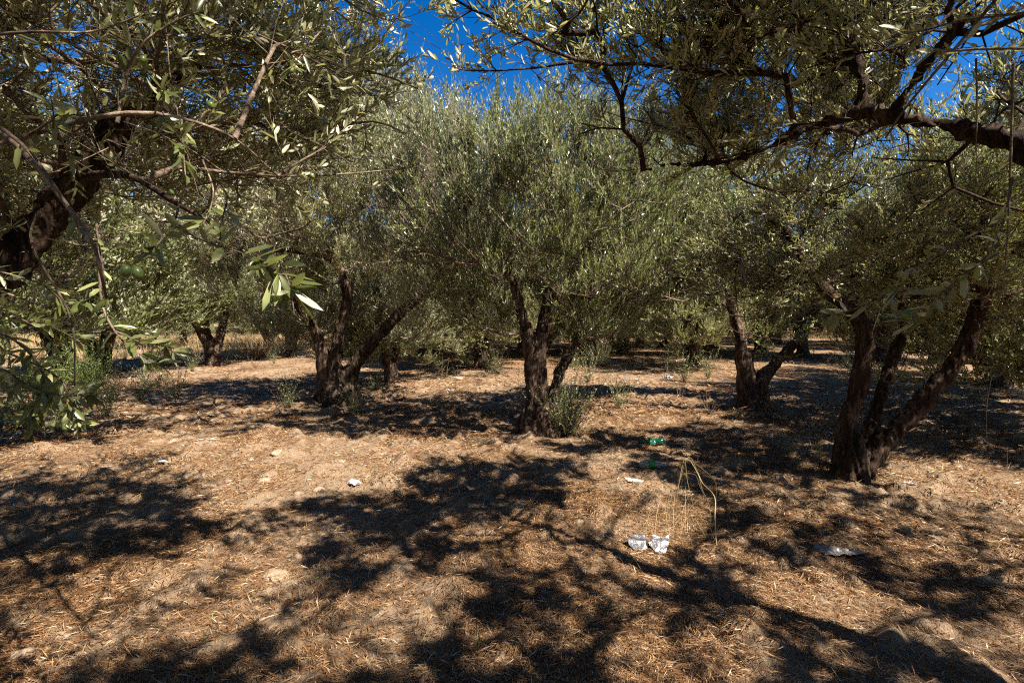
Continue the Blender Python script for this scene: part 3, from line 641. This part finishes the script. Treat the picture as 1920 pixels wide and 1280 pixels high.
sprays(TL, b1, [
    ([(340, 370, 1.2), (325, 420, 1.05), (290, 462, .92), (250, 480, .86)], .0024, 15),
    ([(325, 420, 1.05), (380, 450, .95), (440, 470, .88), (500, 490, .84)], .0022, 12),
    ([(440, 470, .88), (500, 500, .85), (540, 525, .82)], .002, 16),
    ([(520, 480, .9), (545, 540, .85), (552, 590, .82)], .002, 12),
    ([(425, 380, 1.1), (415, 420, 1.0), (412, 450, .95)], .002, 9),
    ([(150, 330, 1.3), (120, 270, 1.15), (95, 215, 1.05)], .0024, 10),
    ([(360, 300, 1.3), (330, 250, 1.2), (300, 205, 1.1)], .0024, 10),
    ([(600, 60, 1.8), (560, 110, 1.6), (545, 130, 1.5)], .0024, 12)],
    .060, .0125, 60, 'leaf_green')
# near right tree: trunk outside the frame, long limb reaching left overhead
b2 = np.array([3.75, .9, 0]); b2[2] = gz(b2[0], b2[1])
limbR = np.array([b2+[0, 0, -.1], b2+[.0, 0, .9], b2+[-.25, .1, 1.7], b2+[-.75, .65, 2.15], P(1985, 290, 2.15), P(1900, 262, 2.3), P(1800, 242, 2.42), P(1700, 222, 2.55), P(1600, 212, 2.65), P(1520, 240, 2.75), P(1420, 285, 2.85), P(1350, 305, 2.92), P(1240, 312, 3.0), P(1180, 330, 3.05)])
envR = [((1.8, 2.9, 3.2), (1.6, 1.1, .75)), ((2.8, 2.5, 3.3), (1.5, 1.2, .9)), ((.75, 3.1, 3.15), (1.05, .9, .6)), ((1.7, 1.0, 3.55), (1.8, 1.0, .35)), ((3.0, 3.2, 3.4), (1.4, 1.0, .9)), ((3.1, .9, 3.7), (1.6, 1.4, .7)), ((.5, .9, 4.1), (1.4, 1.3, .45)), ((1.9, 3.3, 2.6), (1.0, .5, .3)), ((2.7, 2.6, 2.4), (.7, .6, .4)), ((1.4, -.4, 4.0), (1.8, 1.2, .5)), ((2.6, .2, 3.1), (1.0, .8, .5)), ((.6, 2.7, 3.2), (.8, .7, .42)), ((4.5, 2.5, 3.2), (1.6, 1.4, .6)), ((3.2, -.8, 3.6), (1.6, 1.2, .6)), ((1.2, .9, 3.3), (1.5, .8, .3)), ((3.6, 1.6, 3.0), (1.2, .7, .35)), ((2.5, .7, 3.2), (1.6, .7, .3)), ((4.3, .7, 3.3), (1.2, 1.2, .5)), ((.2, .8, 3.4), (1.0, .6, .25)), ((2.4, 2.7, 3.1), (.9, .5, .35)), ((1.6, .3, 3.3), (1.6, .6, .3)), ((.9, 2.2, 3.55), (.9, .7, .35))]
TR = make_tree('t', b2, [
    (limbR, [.24, .18, .11, .07, .052, .045, .039, .033, .028, .024, .020, .015, .010, .006]),
    (np.array([P(1680, 212, 2.58), P(1715, 150, 2.5), P(1790, 60, 2.4), P(1880, -50, 2.3)]), [.026, .022, .018, .014]),
    (np.array([P(1620, 208, 2.63), P(1615, 150, 2.65), P(1590, 80, 2.75), P(1540, 10, 2.85)]), [.03, .025, .018, .01]),
    (np.array([b2+[-.1, -.1, 1.4], b2+[-.5, -.8, 2.4], b2+[-1.3, -1.5, 3.3], b2+[-2.3, -2, 3.9]]), [.18, .13, .09, .05]),
  ], envR, 4600, 25500, 'near olive tree reaching a long dark limb in from the right edge', None, leafL=.060, leafW=.0120, up=.45, out=.4, sl=(.15, .35), per_m=78, fine=True,
  voxel=.02, flare=(b2, .28, 5), bark='bark_dark', tmat='twig_dark', lmat='leaf_sunlit', spread=.7, upleaf=.35, jit=1.0, tw_r=.0017, cap=.014, free=([((.05, 2.35, 2.98), (.5, .45, .28)), ((.75, 2.6, 3.15), (.6, .5, .4))], 100), bare=900, bare_dir=((1, .6, .4), (-.2, 0, -.4)))

sprays(TR, b2, [
    ([(1900, 330, 1.5), (1880, 420, 1.3), (1850, 480, 1.2), (1790, 530, 1.1), (1740, 570, 1.05)], .003, 18),
    ([(1840, 430, 1.4), (1720, 500, 1.3), (1680, 545, 1.2), (1640, 590, 1.15)], .003, 16),
    ([(1700, 520, 1.3), (1650, 560, 1.25), (1570, 590, 1.2), (1550, 600, 1.2)], .0025, 12),
    ([(1880, 470, 1.2), (1800, 520, 1.15), (1770, 560, 1.1), (1700, 620, 1.1)], .0025, 16),
    ([(1860, 700, 1.9), (1850, 760, 1.9), (1850, 820, 1.9)], .002, 0),
    ([(1900, 120, 1.5), (1895, 300, 1.5), (1890, 420, 1.5), (1880, 560, 1.5)], .004, 4),
    ([(1830, 110, 1.6), (1832, 200, 1.6), (1830, 290, 1.6)], .003, 0),
    ([(1980, 90, 1.4), (1850, 92, 1.4), (1720, 95, 1.5), (1650, 60, 1.6)], .004, 14),
    ([(1960, 20, 1.3), (1800, 40, 1.3), (1720, 60, 1.3), (1660, 50, 1.35)], .003, 22),
    ([(1900, -40, 1.7), (1800, 80, 1.75), (1700, 200, 1.8), (1660, 260, 1.85)], .007, 10)],
    .06, .0135, 60, 'leaf', fruit=[(1838, 145, 1.5, .009), (1700, 590, 1.1, .010)])

# ------------------------------------------------------------------ mid and far trees: three kinds, then copies
def variant(seed, base, lean, lmat, label, group, rad=2.7, h=3.0, nt=1000, ns=8000, low=.6):
    base = np.array(base, float)
    l1 = np.array([base+[0, 0, -.15], base+[.05+lean*.2, 0, .5], base+[.1+lean*.6, .1, 1.1], base+[.3+lean, .2, 2.0], base+[.6+lean, .3, 2.8]])
    l2 = np.array([base+[-.05, 0, -.1], base+[-.1, 0, .5], base+[-.4, -.1, 1.2], base+[-.8, -.2, 2.2], base+[-.9, -.2, 2.9]])
    l3 = np.array([base+[0, .05, .4], base+[.1, .3, 1.2], base+[.1, .8, 2.1]])
    env = [(base+[lean*.6, 0, h], (rad, rad, 1.3)), (base+[lean+.6, .3, h-.7], (rad*.7, rad*.7, 1.0)), (base+[-.9, -.3, h-.6], (rad*.7, rad*.7, 1.0)), (base+[lean*.5, .4, h+.8], (rad*.65, rad*.65, 1.0)), (base+[1.3+lean, -.6, low+.7], (1.2, 1.1, .85)), (base+[-1.9, .8, low+.9], (1.1, 1.1, .9)), (base+[1.6, 1.2, low+.9], (1.1, 1.1, .9)), (base+[-1.3, .2, low+.8], (1.2, 1.2, .75)), (base+[.2+lean*.5, -.9, low+1.2], (1.3, .8, .6)), (base+[.2, 1.1, low+.9], (1.3, .9, .8))]
    return make_tree('t', base, [(l1, [.25, .19, .15, .11, .06]), (l2, [.22, .17, .13, .1, .05]), (l3, [.16, .12, .06])], env, nt, ns, label, group,
                     leafL=.085, leafW=.026, up=.7, out=.5, sl=(.3, .6), per_m=42, voxel=.05, flare=(base, .27, 5), lmat=lmat, tmat='twig_dark', maskit=False, spread=.65, jit=.8, tw_r=.0022)
def far_loc(u, v): return gp(u, v)
GM = 'middle distance olive trees'
g7 = far_loc(402, 683); v1 = variant(1, g7, -.7, 'leaf_green', 'olive tree with leaning pale trunk in the sun before the golden field', None, low=1.5)
g8 = far_loc(190, 700); v2 = variant(2, g8, .1, 'leaf_green', 'dark upright olive trunk at the left, behind the green weeds', None, low=1.1)
g9 = far_loc(1100, 668); v3 = variant(3, g9, .4, 'leaf', 'olive tree just behind and right of the centre tree, low crown', None, rad=2.5)
VAR = [v1, v2, v3]
mid = [
       (905, 690, 2, 2.2, 1.0, 'low crowned olive tree directly behind the left of the centre tree'),
       (1010, 668, 2, .4, 1.1, 'olive tree hidden behind the centre trunk'),
       (1300, 690, 2, 1.4, .95, 'dense low olive tree behind and left of the short trunked tree'),
       (1505, 668, 1, 1.0, .95, 'olive tree farther back seen between the two right trees'),
       (250, 655, 2, .2, .9, 'low crowned olive tree standing in the golden field at the left'),
       (345, 648, 2, 2.2, .8, 'olive tree in the golden field behind the leaning pale trunk'),
       (505, 650, 2, 3.1, .9, 'olive tree in the golden field left of the flared tree'),
       (1760, 678, 0, 5.5, 1.05, 'olive tree in shade behind the right leaning limb'),
       (1145, 650, 2, 4.4, .9, 'olive tree farther back just right of the centre tree'),
       (118, 712, 0, 2.6, .9, 'olive tree with dark trunk leaning left at the far left edge'),
       (733, 716, 2, 1.0, .62, 'small olive tree with single short trunk right of the pale flared tree'),
       (792, 672, 0, 3.9, .95, 'olive tree with grey trunk beside the yellow bush'),
       (1868, 722, 1, 4.4, .95, 'olive tree at the right edge with one limb leaning right'),
       (545, 668, 0, 5.2, 1.0, 'olive tree in shade behind the left of the flared tree'),
       (1330, 668, 2, 5.6, .9, 'olive tree with low hanging twigs left of the short trunked tree'),
       (1650, 676, 0, 1.9, 1.2, 'tall sunlit olive tree seen through the fork of the right tree'),
       (-60, 740, 1, 3.3, 1.0, 'olive tree cut by the left edge behind the near foliage'),
       (1200, 652, 1, .7, .9, 'far olive tree with thick dark trunk in the gap right of centre'),
       (1245, 650, 0, 3.0, .85, 'far olive tree with thin forked trunk in the gap right of centre')]
for u, v, k, rz, s_, lab in mid:
    copy_tree(VAR[k], far_loc(u, v), rz, s_, lab, None)
# distant rows
cnt = 0
for row in range(8):
    yy = 23.5 + row*5.4
    for col in range(-10, 11):
        xx = col*5.6 + (row % 2)*3 + rng.uniform(-1.2, 1.2); y2 = yy + rng.uniform(-1, 1)
        if abs(xx) > y2*1.12: continue
        if y2 < 36 and xx < -5.5 and xx > -y2*.98: continue
        copy_tree(VAR[int(rng.integers(3))], (xx, y2, float(gz(xx, y2))), rng.uniform(0, 6.28), rng.uniform(.9, 1.25), 'distant olive tree at the back of the grove, mostly hidden by nearer crowns', 'distant olive trees at the back of the grove')
        cnt += 1
# unseen trees added behind the viewer to block sky light; trees beyond the edges
for x, y, k, rz, s_, lab in ((1.0, -4.6, 2, 1.0, 1.15, 'unseen olive tree added behind the viewer, middle, to block sky light'), (-5.6, -3.4, 1, .3, 1.1, 'unseen olive tree added behind the viewer, left, to block sky light'), (6.8, -4.2, 0, 3.3, 1.15, 'unseen olive tree added behind the viewer, right, to block sky light'),
        (7.2, 6.0, 2, 2.0, .9, 'olive tree beyond the right edge whose crown leans into view'), (9.6, 8.6, 1, 2.0, 1.1, 'second olive tree beyond the right edge, farther down the row'), (-6.5, 5.3, 1, 4.0, .9, 'olive tree beyond the left edge whose crown leans into view')):
    copy_tree(VAR[k], (x, y, float(gz(x, y))), rz, s_, lab, None)
print('distant trees', cnt)

# ------------------------------------------------------------------ litter objects
def lathe(prof, segs=28, crumple=0., seed=0, sc=1., flat=1.):
    """profile (x along axis, radius) -> verts grid along X axis"""
    V = []; n = len(prof)
    for i, (x, r) in enumerate(prof):
        for j in range(segs):
            a = 2*math.pi*j/segs; p = np.array([x, r*math.cos(a), r*math.sin(a)*flat]); V.append(p)
    V = np.array(V)
    if crumple:
        f = fbm(V*38, 3, seed)-.5; f2 = 1-np.abs(2*vn(V*30+5, seed+1)-1)
        rad = np.array([0, 1, 1])*V; rl = np.linalg.norm(rad, axis=1, keepdims=True)
        V = V + nrm(rad+1e-6)*((f*1.6+(f2-.6)*.9)[:, None]*crumple*np.clip(rl/.03, 0, 1))
    V = V*sc; F = []
    for i in range(n-1):
        for j in range(segs): F.append((i*segs+j, i*segs+(j+1) % segs, (i+1)*segs+(j+1) % segs, (i+1)*segs+j))
    F.append(tuple(range(segs))[::-1]); F.append(tuple((n-1)*segs+j for j in range(segs)))
    return V, F
def pymesh(name, V, F, m, smooth=True):
    me = bpy.data.meshes.new(name); me.from_pydata([tuple(v) for v in V], [], F); me.materials.append(m)
    if smooth: me.polygons.foreach_set('use_smooth', np.ones(len(me.polygons), bool))
    me.update(); return me
def put(u, v, dz=0.): g = G(u, v); g[2] = float(surf_z(g[0], g[1]))+dz; return g
# crushed green bottle
p0 = put(1226, 832, .035); prof = [(-.165, .013), (-.15, .014), (-.145, .017), (-.135, .014), (-.12, .016)]
prof += [(-.12+.24*t, .018+.03*min(1, t*3.5)) for t in np.linspace(.04, 1, 30)] + [(.125, .036), (.127, .01)]
V, F = lathe(prof, 30, .035, 4, 1, .75)
o = empty('plastic_bottle', p0, 'crushed green plastic bottle lying on the ground right of the centre tree', 'bottle', None, R(-4))
link('body', pymesh('body', V, F, M['green_pet']), o)
V, F = lathe([(-.178, .0135), (-.176, .0148), (-.163, .0148), (-.162, .0135)], 20); link('cap', pymesh('cap', V, F, M['green_pet']), o)
# clear bottle with a green label
p0 = put(1222, 882, .038); prof = [(-.125, .01), (-.124, .034), (-.118, .040)] + [(x, .040+.0022*math.sin(x*260)) for x in np.linspace(-.11, .06, 40)] + [(.075, .036), (.09, .027), (.105, .018), (.115, .0135), (.135, .0135)]
V, F = lathe(prof, 30, .012, 9)
o = empty('plastic_bottle', p0, 'dusty clear plastic bottle with green label lying behind the bent straw', 'bottle', None, R(-5))
link('body', pymesh('body', V, F, M['clear_pet']), o)
V, F = lathe([(x, .0455) for x in np.linspace(-.03, .022, 10)], 30, .007, 9); link('label', pymesh('label', V, F, M['green_label']), o)
V, F = lathe([(.128, .0135), (.129, .016), (.146, .016), (.147, .010)], 20); link('cap', pymesh('cap', V, F, M['paper']), o)
# torn white paper tube
p0 = put(1190, 913, .022); V, F = lathe([(-.085+.01*i, .024+.0015*math.sin(i)) for i in range(18)], 22, .02, 15, 1, .62); F = F[:-2]
o = link('paper_roll', pymesh('paper_roll', V, F, M['paper'], False), None, p0); o.rotation_euler = (0, 0, R(-28)); tag(o, 'white crushed paper tube lying in the sun left of the bent straw', 'litter')
def sheet(outline, amp, seed, thick=.0012, n=34, freq=14):
    """crumpled sheet cut to an outline (metres, x across, y away)"""
    ol = np.array(outline, float); lo, hi = ol.min(0), ol.max(0); gx = np.linspace(lo[0], hi[0], n); gy = np.linspace(lo[1], hi[1], n)
    X, Y = np.meshgrid(gx, gy); q = np.stack([X.ravel(), Y.ravel()], -1); ins = in_poly(q, ol)
    r = 1-np.abs(2*vn(q*freq*1.0+seed, seed)-1); r2 = 1-np.abs(2*vn(q*freq*2.3+seed, seed+5)-1)
    z = amp*(r*.9+r2*.45+.5*vn(q*6, seed+9)); V = np.column_stack([q+(np.stack([vn(q*20, seed), vn(q*20, seed+3)], -1)-.5)*.01, z]); F = []
    for i in range(n-1):
        for j in range(n-1):
            a = i*n+j; f = (a, a+1, a+n+1, a+n)
            if all(ins[list(f)]): F.append(f)
    return V, F
def scrap(name, u, v, outline, amp, seed, m, label, cat='litter', tilt=0., rz=0., group=None, freq=14, dz=.0):
    V, F = sheet(outline, amp, seed, freq=freq); me = pymesh(name, V, F, M[m], False)
    o = link(name, me, None, put(u, v, .006+dz)); o.rotation_euler = (tilt, 0, rz); md = o.modifiers.new('thickness', 'SOLIDIFY'); md.thickness = .0012
    return tag(o, label, cat, group)
scrap('foil_wrapper', 1200, 1030, [(-.085, .06), (-.04, .085), (.03, .09), (.085, .055), (.04, .02), (.05, -.03), (-.0, -.055), (-.05, -.045), (-.08, 0)], .022, 3, 'foil', 'crumpled silver foil sheet, left one of the pair by the straw', tilt=.5, freq=8)
scrap('foil_wrapper', 1236, 1034, [(-.08, .03), (-.05, .04), (-.03, .09), (.035, .06), (.08, .09), (.075, .02), (.04, -.04), (0, -.085), (-.05, -.05)], .022, 8, 'foil', 'crumpled heart shaped foil sheet, right one of the pair by the straw', tilt=.55, freq=8)
blob = lambda a, b, s: [(a*math.cos(t)*(1+.35*math.sin(3*t+s)), b*math.sin(t)*(1+.3*math.cos(2*t+s*2))) for t in np.linspace(0, 2*math.pi, 14)[:-1]]
scrap('plastic_film', 1562, 1032, blob(.17, .055, 2), .03, 12, 'film', 'dirty grey crumpled plastic film lying in the shade front right', tilt=.1, rz=-.25, dz=-.02)
scrap('crumpled_wrapper', 664, 915, blob(.055, .04, 1), .035, 22, 'bluewhite', 'small crumpled white wrapper in the large sunny patch', tilt=.3, rz=.3)
scrap('crumpled_wrapper', 430, 722, blob(.12, .05, 4), .03, 23, 'paper', 'white wrapper on the ground before the golden field', tilt=.2)
scrap('crumpled_wrapper', 402, 781, blob(.10, .04, 2), .03, 24, 'paper', 'flat white scrap in the shade left of the flared trunk')
scrap('crumpled_wrapper', 388, 828, blob(.13, .035, 3), .02, 25, 'bluewhite', 'bluish white scrap in the shade at the top of the sunny patch', rz=.2)
scrap('crumpled_wrapper', 305, 878, blob(.06, .03, 3), .03, 26, 'bluewhite', 'small white scrap beside the green seedling on the left', rz=.2)
scrap('crumpled_wrapper', 889, 812, blob(.06, .03, 5), .02, 27, 'paper', 'white scrap in the deep shade left of the centre trunk')
scrap('crumpled_wrapper', 860, 711, blob(.10, .05, 6), .05, 28, 'paper', 'white crumpled paper behind and left of the centre tree', tilt=.3)
scrap('crumpled_wrapper', 843, 731, blob(.08, .04, 7), .04, 29, 'bluewhite', 'pale scrap in front of the dry stems left of centre', tilt=.3)
scrap('crumpled_wrapper', 1275, 834, blob(.06, .03, 8), .03, 30, 'paper', 'tiny white scrap right of the crushed green bottle')
scrap('crumpled_wrapper', 1703, 915, blob(.07, .03, 9), .02, 31, 'bluewhite', 'white scrap on the ground right of the forked tree')
scrap('crumpled_wrapper', 1252, 714, blob(.13, .07, 10), .08, 32, 'bluewhite', 'bluish crumpled plastic far off right of the centre tree', tilt=.3)
scrap('crumpled_wrapper', 1171, 719, blob(.08, .06, 11), .08, 33, 'film', 'grey scrap standing in the shade right of the centre tree', tilt=.4)
scrap('plastic_bag', 1196, 692, blob(.18, .09, 12), .09, 34, 'green_pet', 'dark green crushed plastic lying far off right of the centre tree', tilt=.3)
# pale clods and stones
def stone(u, v, s, seed, label='pale rounded clod half sunk in the sunny dry soil', group='pale clods in the sunny patch', flat=.45):
    bm = bmesh.new(); bmesh.ops.create_icosphere(bm, subdivisions=3, radius=1)
    for q in bm.verts:
        p = np.array(q.co); q.co = Vector(p*(.75+.5*fbm(p*1.1+seed*7.3, 3, seed)))
        q.co.x *= s*(1+.3*math.sin(seed)); q.co.y *= s*.8; q.co.z *= s*flat
    me = bpy.data.meshes.new('stone'); bm.to_mesh(me); bm.free(); me.materials.append(M['stone'])
    for f in me.polygons: f.use_smooth = True
    o = link('stone', me, None, put(u, v, -.1*s)); o.rotation_euler = (0, 0, seed*1.7); return tag(o, label, 'stone', group)
for i, (u, v, s) in enumerate([(327, 826, .09), (500, 905, .07), (520, 862, .08), (470, 870, .05), (600, 928, .08), (560, 940, .05), (640, 872, .05), (585, 890, .05), (520, 1088, .09), (655, 955, .06), (720, 938, .04), (440, 1020, .05), (545, 985, .04), (610, 1000, .05), (690, 900, .035), (430, 905, .05), (560, 1050, .04)]): stone(u, v, s, i+1)
stone(1231, 800, .05, 33, 'small round grey stone behind the crushed green bottle', None, .9)
stone(1086, 985, .045, 34, 'small pale stone left of the bent straw', None, .7)
stone(1850, 1095, .07, 35, 'low pale clod in the shade at the lower right', None)
stone(45, 1230, .07, 36, 'broad grey clod at the lower left corner', None)
stone(115, 1195, .055, 37, 'pale clod above the lower left corner', None)
stone(1130, 770, .05, 38, 'small stone in the sun right of the centre trunk', None, .7)
stone(365, 690, .10, 39, 'pale stone at the foot of the leaning trunk before the field', None, .6)

# ------------------------------------------------------------------ plants
def ribbon_plant(name, base, curves, label, cat, m='straw', group=None):
    base = np.array(base, float); root = empty(name, base, label, cat, group)
    for pts, wd in curves:
        wd = wd*.62
        p, r = catmull(np.array(pts), [wd*.5]+[wd]*(len(pts)-2)+[wd*.25], .015); T = nrm(np.gradient(p, axis=0)); sd = nrm(np.cross(T, np.array([.25, 1, .15])))
        V = []; F = []
        for i in range(len(p)):
            c = p[i]-base; nn = np.cross(sd[i], T[i]); V += [c-sd[i]*r[i], c+nn*r[i]*.5, c+sd[i]*r[i]]
            if i: k = 3*i; F += [(k-3, k-2, k+1, k), (k-2, k-1, k+2, k+1)]
        me = mesh_np('blade', np.array(V), np.array(F).ravel(), np.full(len(F), 4), [M[m]], rng.uniform(.3, .9)*np.ones(len(F)), True); link('blade', me, root)
    return root
yb = G(1285, 1000)[1]
def bl_(pts, Y0, Y1): n = len(pts); return [P(u, v, Y0+(Y1-Y0)*i/(n-1)) for i, (u, v) in enumerate(pts)]
base = put(1270, 1000)
cur = [(bl_([(1268, 998), (1270, 930), (1283, 862), (1289, 900), (1296, 930), (1304, 965)], base[1], base[1]-.05), .003),
       (bl_([(1268, 1000), (1271, 920), (1278, 890), (1284, 866)], base[1], base[1]), .002),
       (bl_([(1284, 868), (1292, 860), (1308, 885), (1318, 905), (1340, 930), (1341, 970), (1343, 1010), (1350, 1050)], base[1], base[1]-.35), .005),
       (bl_([(1290, 862), (1300, 866), (1325, 885), (1342, 905), (1343, 935)], base[1], base[1]+.1), .0035),
       (bl_([(1283, 862), (1296, 858), (1310, 890), (1318, 920), (1330, 945), (1332, 985)], base[1], base[1]+.05), .0045),
       (bl_([(1276, 888), (1296, 887), (1306, 892), (1312, 910), (1318, 925)], base[1], base[1]), .0022),
       (bl_([(1245, 1010), (1256, 920), (1258, 912), (1260, 935), (1259, 955)], base[1], base[1]), .003),
       (bl_([(1240, 1005), (1248, 950), (1254, 915), (1258, 912)], base[1], base[1]), .002),
       (bl_([(1303, 970), (1312, 985), (1320, 1000), (1323, 1008)], base[1]-.1, base[1]-.2), .005),
       (bl_([(1300, 975), (1318, 973), (1330, 985), (1340, 1012)], base[1]-.1, base[1]-.3), .004)]
for i in range(34):
    u = rng.uniform(1205, 1310); v = rng.uniform(985, 1025); h_ = rng.uniform(30, 95); dx = rng.normal()*14
    cur.append((bl_([(u, v), (u+dx*.3, v-h_*.6), (u+dx, v-h_)], base[1]+rng.uniform(-.2, .2), base[1]), rng.uniform(.0008, .002)))
ribbon_plant('dry_grass_clump', base, cur, 'tall bent straw clump standing behind the two foil sheets', 'dry grass', 'straw_bright')
def dry_stem(u, v, top, label, w_=.0022, lean=3, m='straw'):
    b = put(u, v); Y_ = b[1]; ribbon_plant('dry_weed', b, [([b, P(u+lean*.5, (v+top)/2, Y_), P(u+lean, top, Y_)], w_), ([P(u+lean*.4, (v*2+top)/3, Y_), P(u+lean*.4+4, (v*2+top)/3-10, Y_+.02), P(u+lean+7, (v+top)/2-6, Y_+.03)], w_*.7)], label, 'dry stem', m)
dry_stem(690, 832, 792, 'single upright straw stem in front of the flared tree'); dry_stem(766, 772, 733, 'single upright straw stem between the two main trees', lean=-1)
dry_stem(418, 838, 812, 'short leaning straw stem above the sunny patch', lean=-8); dry_stem(1888, 905, 838, 'thin dry stem at the right edge', .002, 1, 'dry')
dry_stem(880, 728, 690, 'dry branching stem left of the centre tree', .004, 6); dry_stem(828, 716, 665, 'tall pale dry stem before the yellow bush', .004, 2); dry_stem(835, 716, 672, 'second dry stem close before the yellow bush, leaning right', .004, 7)
def weed(base, h, nst, spread, L, Wd, m, label, cat, name='weed_plant', tmat='twig_dark', per=60, up=1.3, sprd=.9, fine=False, stem_r=.0014, group=None):
    base = np.array(base, float); S = np.tile(base, (nst, 1)) + np.column_stack([rng.normal(size=(nst, 2))*(.012 if nst < 30 else .06), np.zeros(nst)]); D = nrm(rng.normal(size=(nst, 3))*spread*np.array([1, 1, .3])+np.array([0, 0, up]))
    Ls = h*rng.uniform(.5, 1.05, nst); lv, tb = shoots(S, D, Ls, .05, L, Wd, per, fine, spread=sprd, upleaf=.15, origin=base, tw_r=stem_r)
    V, lo, sz = tubes_np(tb[0]-base, tb[1]-base, tb[2], tb[3], 3); LV = lv[0]
    me_ = mesh_np(name, np.concatenate([LV, V]), np.concatenate([lv[1], lo+len(LV)]), np.concatenate([lv[2], sz]), [M[m], M[tmat]], np.concatenate([lv[3], np.zeros(len(sz))]), False, np.concatenate([np.zeros(len(lv[2]), int), np.ones(len(sz), int)]))
    root = tag(link(name, me_, None, base), label, cat, group); return root
weed(put(290, 885), .14, 3, .35, .028, .007, 'weed', 'small green seedling on the left near a white scrap', 'seedling')
weed(put(706, 962), .11, 2, .5, .03, .006, 'weed', 'small green seedling at the right rim of the sunny patch', 'seedling', per=40)
weed(put(705, 1090), .07, 3, .5, .022, .006, 'weed', 'tiny dark green seedling in the shade below the sunny patch', 'seedling')
weed(put(895, 1225), .09, 4, .5, .03, .007, 'weed', 'green seedling at the bottom of the view near the middle', 'seedling')
weed(put(1160, 1180), .10, 5, .4, .03, .005, 'weed', 'green grassy seedling below the foil sheets', 'seedling')
weed(put(442, 1058), .05, 5, .7, .03, .005, 'straw', 'pale tuft in the sun in front of the sunny patch', 'dry tuft', name='dry_tuft')
weed(put(398, 1195), .07, 2, .4, .03, .007, 'weed', 'dark little seedling at the lower left', 'seedling')
weed(put(588, 1110), .08, 2, .2, .022, .006, 'weed', 'thin dark seedling right of the broad pale clod', 'seedling')
# root suckers on the centre tree and on the right tree
weed(gp(1062, 822), .85, 170, .40, .036, .011, 'leaf', 'leafy olive suckers sprouting at the right foot of the centre tree', 'suckers', name='olive_suckers', per=55, up=.9)
weed(gp(1540, 885), .85, 9, .25, .035, .008, 'leaf_green', 'thin olive suckers rising left of the forked right tree', 'suckers', name='olive_suckers', per=34, up=1.5)
weed(gp(1480, 855), .45, 12, .6, .035, .008, 'leaf_green', 'low sparse sucker clump between the two right trees', 'suckers', name='olive_suckers', per=34)
weed(gp(1838, 760), .6, 14, .4, .05, .011, 'leaf_green', 'small leafy sapling before the right edge tree', 'sapling', name='sapling', per=40)
# left weeds and brush
weed(gp(170, 745), 1.3, 60, .32, .07, .012, 'weed', 'tall green upright weeds before the dark left trunks', 'weeds', per=60, up=1.4, sprd=1.0, stem_r=.003)
weed(gp(95, 760), 1.1, 60, .4, .07, .013, 'weed', 'dark green weeds under the near foliage at the left edge', 'weeds', per=55, up=1.2, sprd=1.0, stem_r=.003)
weed(gp(200, 735), .6, 60, .8, .05, .008, 'dry', 'rusty dry brush right of the tall green weeds', 'brush', name='dry_brush', per=30, up=.8, stem_r=.003)
weed(gp(30, 800), .95, 90, .55, .06, .013, 'leaf_green', 'dense dark low shrub reaching the ground at the left edge', 'shrub', name='low_shrub', per=45, up=.9)
weed(gp(110, 812), .42, 26, .5, .05, .009, 'leaf_green', 'low leafy sprout in the sun at the lower left edge', 'sprout', name='olive_suckers', per=40)
weed(gp(295, 722), .5, 30, .7, .07, .014, 'leaf_green', 'low green shrub in the shade left of the leaning trunk', 'shrub', name='low_shrub', per=45, up=.7)
weed(gp(820, 668), 1.5, 110, .5, .09, .02, 'yellow', 'bright yellow dry bush behind the gap left of centre', 'bush', name='yellow_bush', per=30, up=1.0, stem_r=.004)
weed(gp(480, 672), 1.0, 70, .8, .09, .014, 'dry', 'brown dry brush in front of the golden field', 'brush', name='dry_brush', per=26, up=.8, stem_r=.004)
weed(gp(705, 730), .45, 26, .6, .05, .012, 'leaf_green', 'dark low bush beside the small single trunk', 'bush', name='low_shrub', per=40)
weed(gp(870, 690), 1.1, 40, .55, .06, .013, 'leaf_green', 'slim olive sapling left of and behind the centre tree', 'sapling', name='sapling', per=40)
weed(gp(930, 700), .9, 30, .5, .06, .013, 'leaf_green', 'low olive sapling touching the left of the centre trunk', 'sapling', name='sapling', per=40)
weed(gp(1125, 690), 1.3, 70, .55, .06, .013, 'leaf', 'silvery olive sapling right of the centre trunk', 'sapling', name='sapling', per=40)
weed(gp(1185, 680), 1.0, 36, .5, .06, .012, 'straw', 'pale dry shrub in the gap right of the centre tree', 'shrub', name='dry_brush', per=26, stem_r=.003)
weed(gp(1270, 672), 1.0, 40, .6, .06, .013, 'leaf', 'grey green shrub in the back gap right of centre', 'shrub', name='low_shrub', per=30)

# scattered dry weeds and low shoots between the trunks: two of each kind, then copies
W1 = weed((0, 0, 0), .5, 7, .35, .05, .004, 'straw', 'dry straw weed standing between the trunks', 'dry weed', name='dry_weed', per=14, stem_r=.0022, tmat='twig', group='dry straw weeds scattered under the trees')
W2 = weed((0, 0, 0), .35, 14, .7, .04, .004, 'dry', 'dry straw weed standing between the trunks', 'dry weed', name='dry_weed', per=20, stem_r=.002, tmat='twig', group='dry straw weeds scattered under the trees')
W3 = weed((0, 0, 0), .6, 26, .5, .045, .011, 'leaf_green', 'low leafy olive shoot growing between the trunks', 'shoot', name='olive_shoot', per=40, group='low olive shoots growing between the trunks')
used = set()
for i in range(120):
    y = 7.5*(3.2**rng.random()); x = rng.uniform(-1, 1)*y*.98; k = int(rng.choice(3, p=[.4, .35, .25])); W = (W1, W2, W3)[k]
    loc = (x, y, float(surf_z(x, y))-.01); rz = rng.uniform(0, 6.28); sc_ = rng.uniform(.6, 1.3)
    if k not in used: W.location = loc; W.rotation_euler = (0, 0, rz); used.add(k)
    else: copy_tree(W, loc, rz, sc_, W['label'], W['group'])
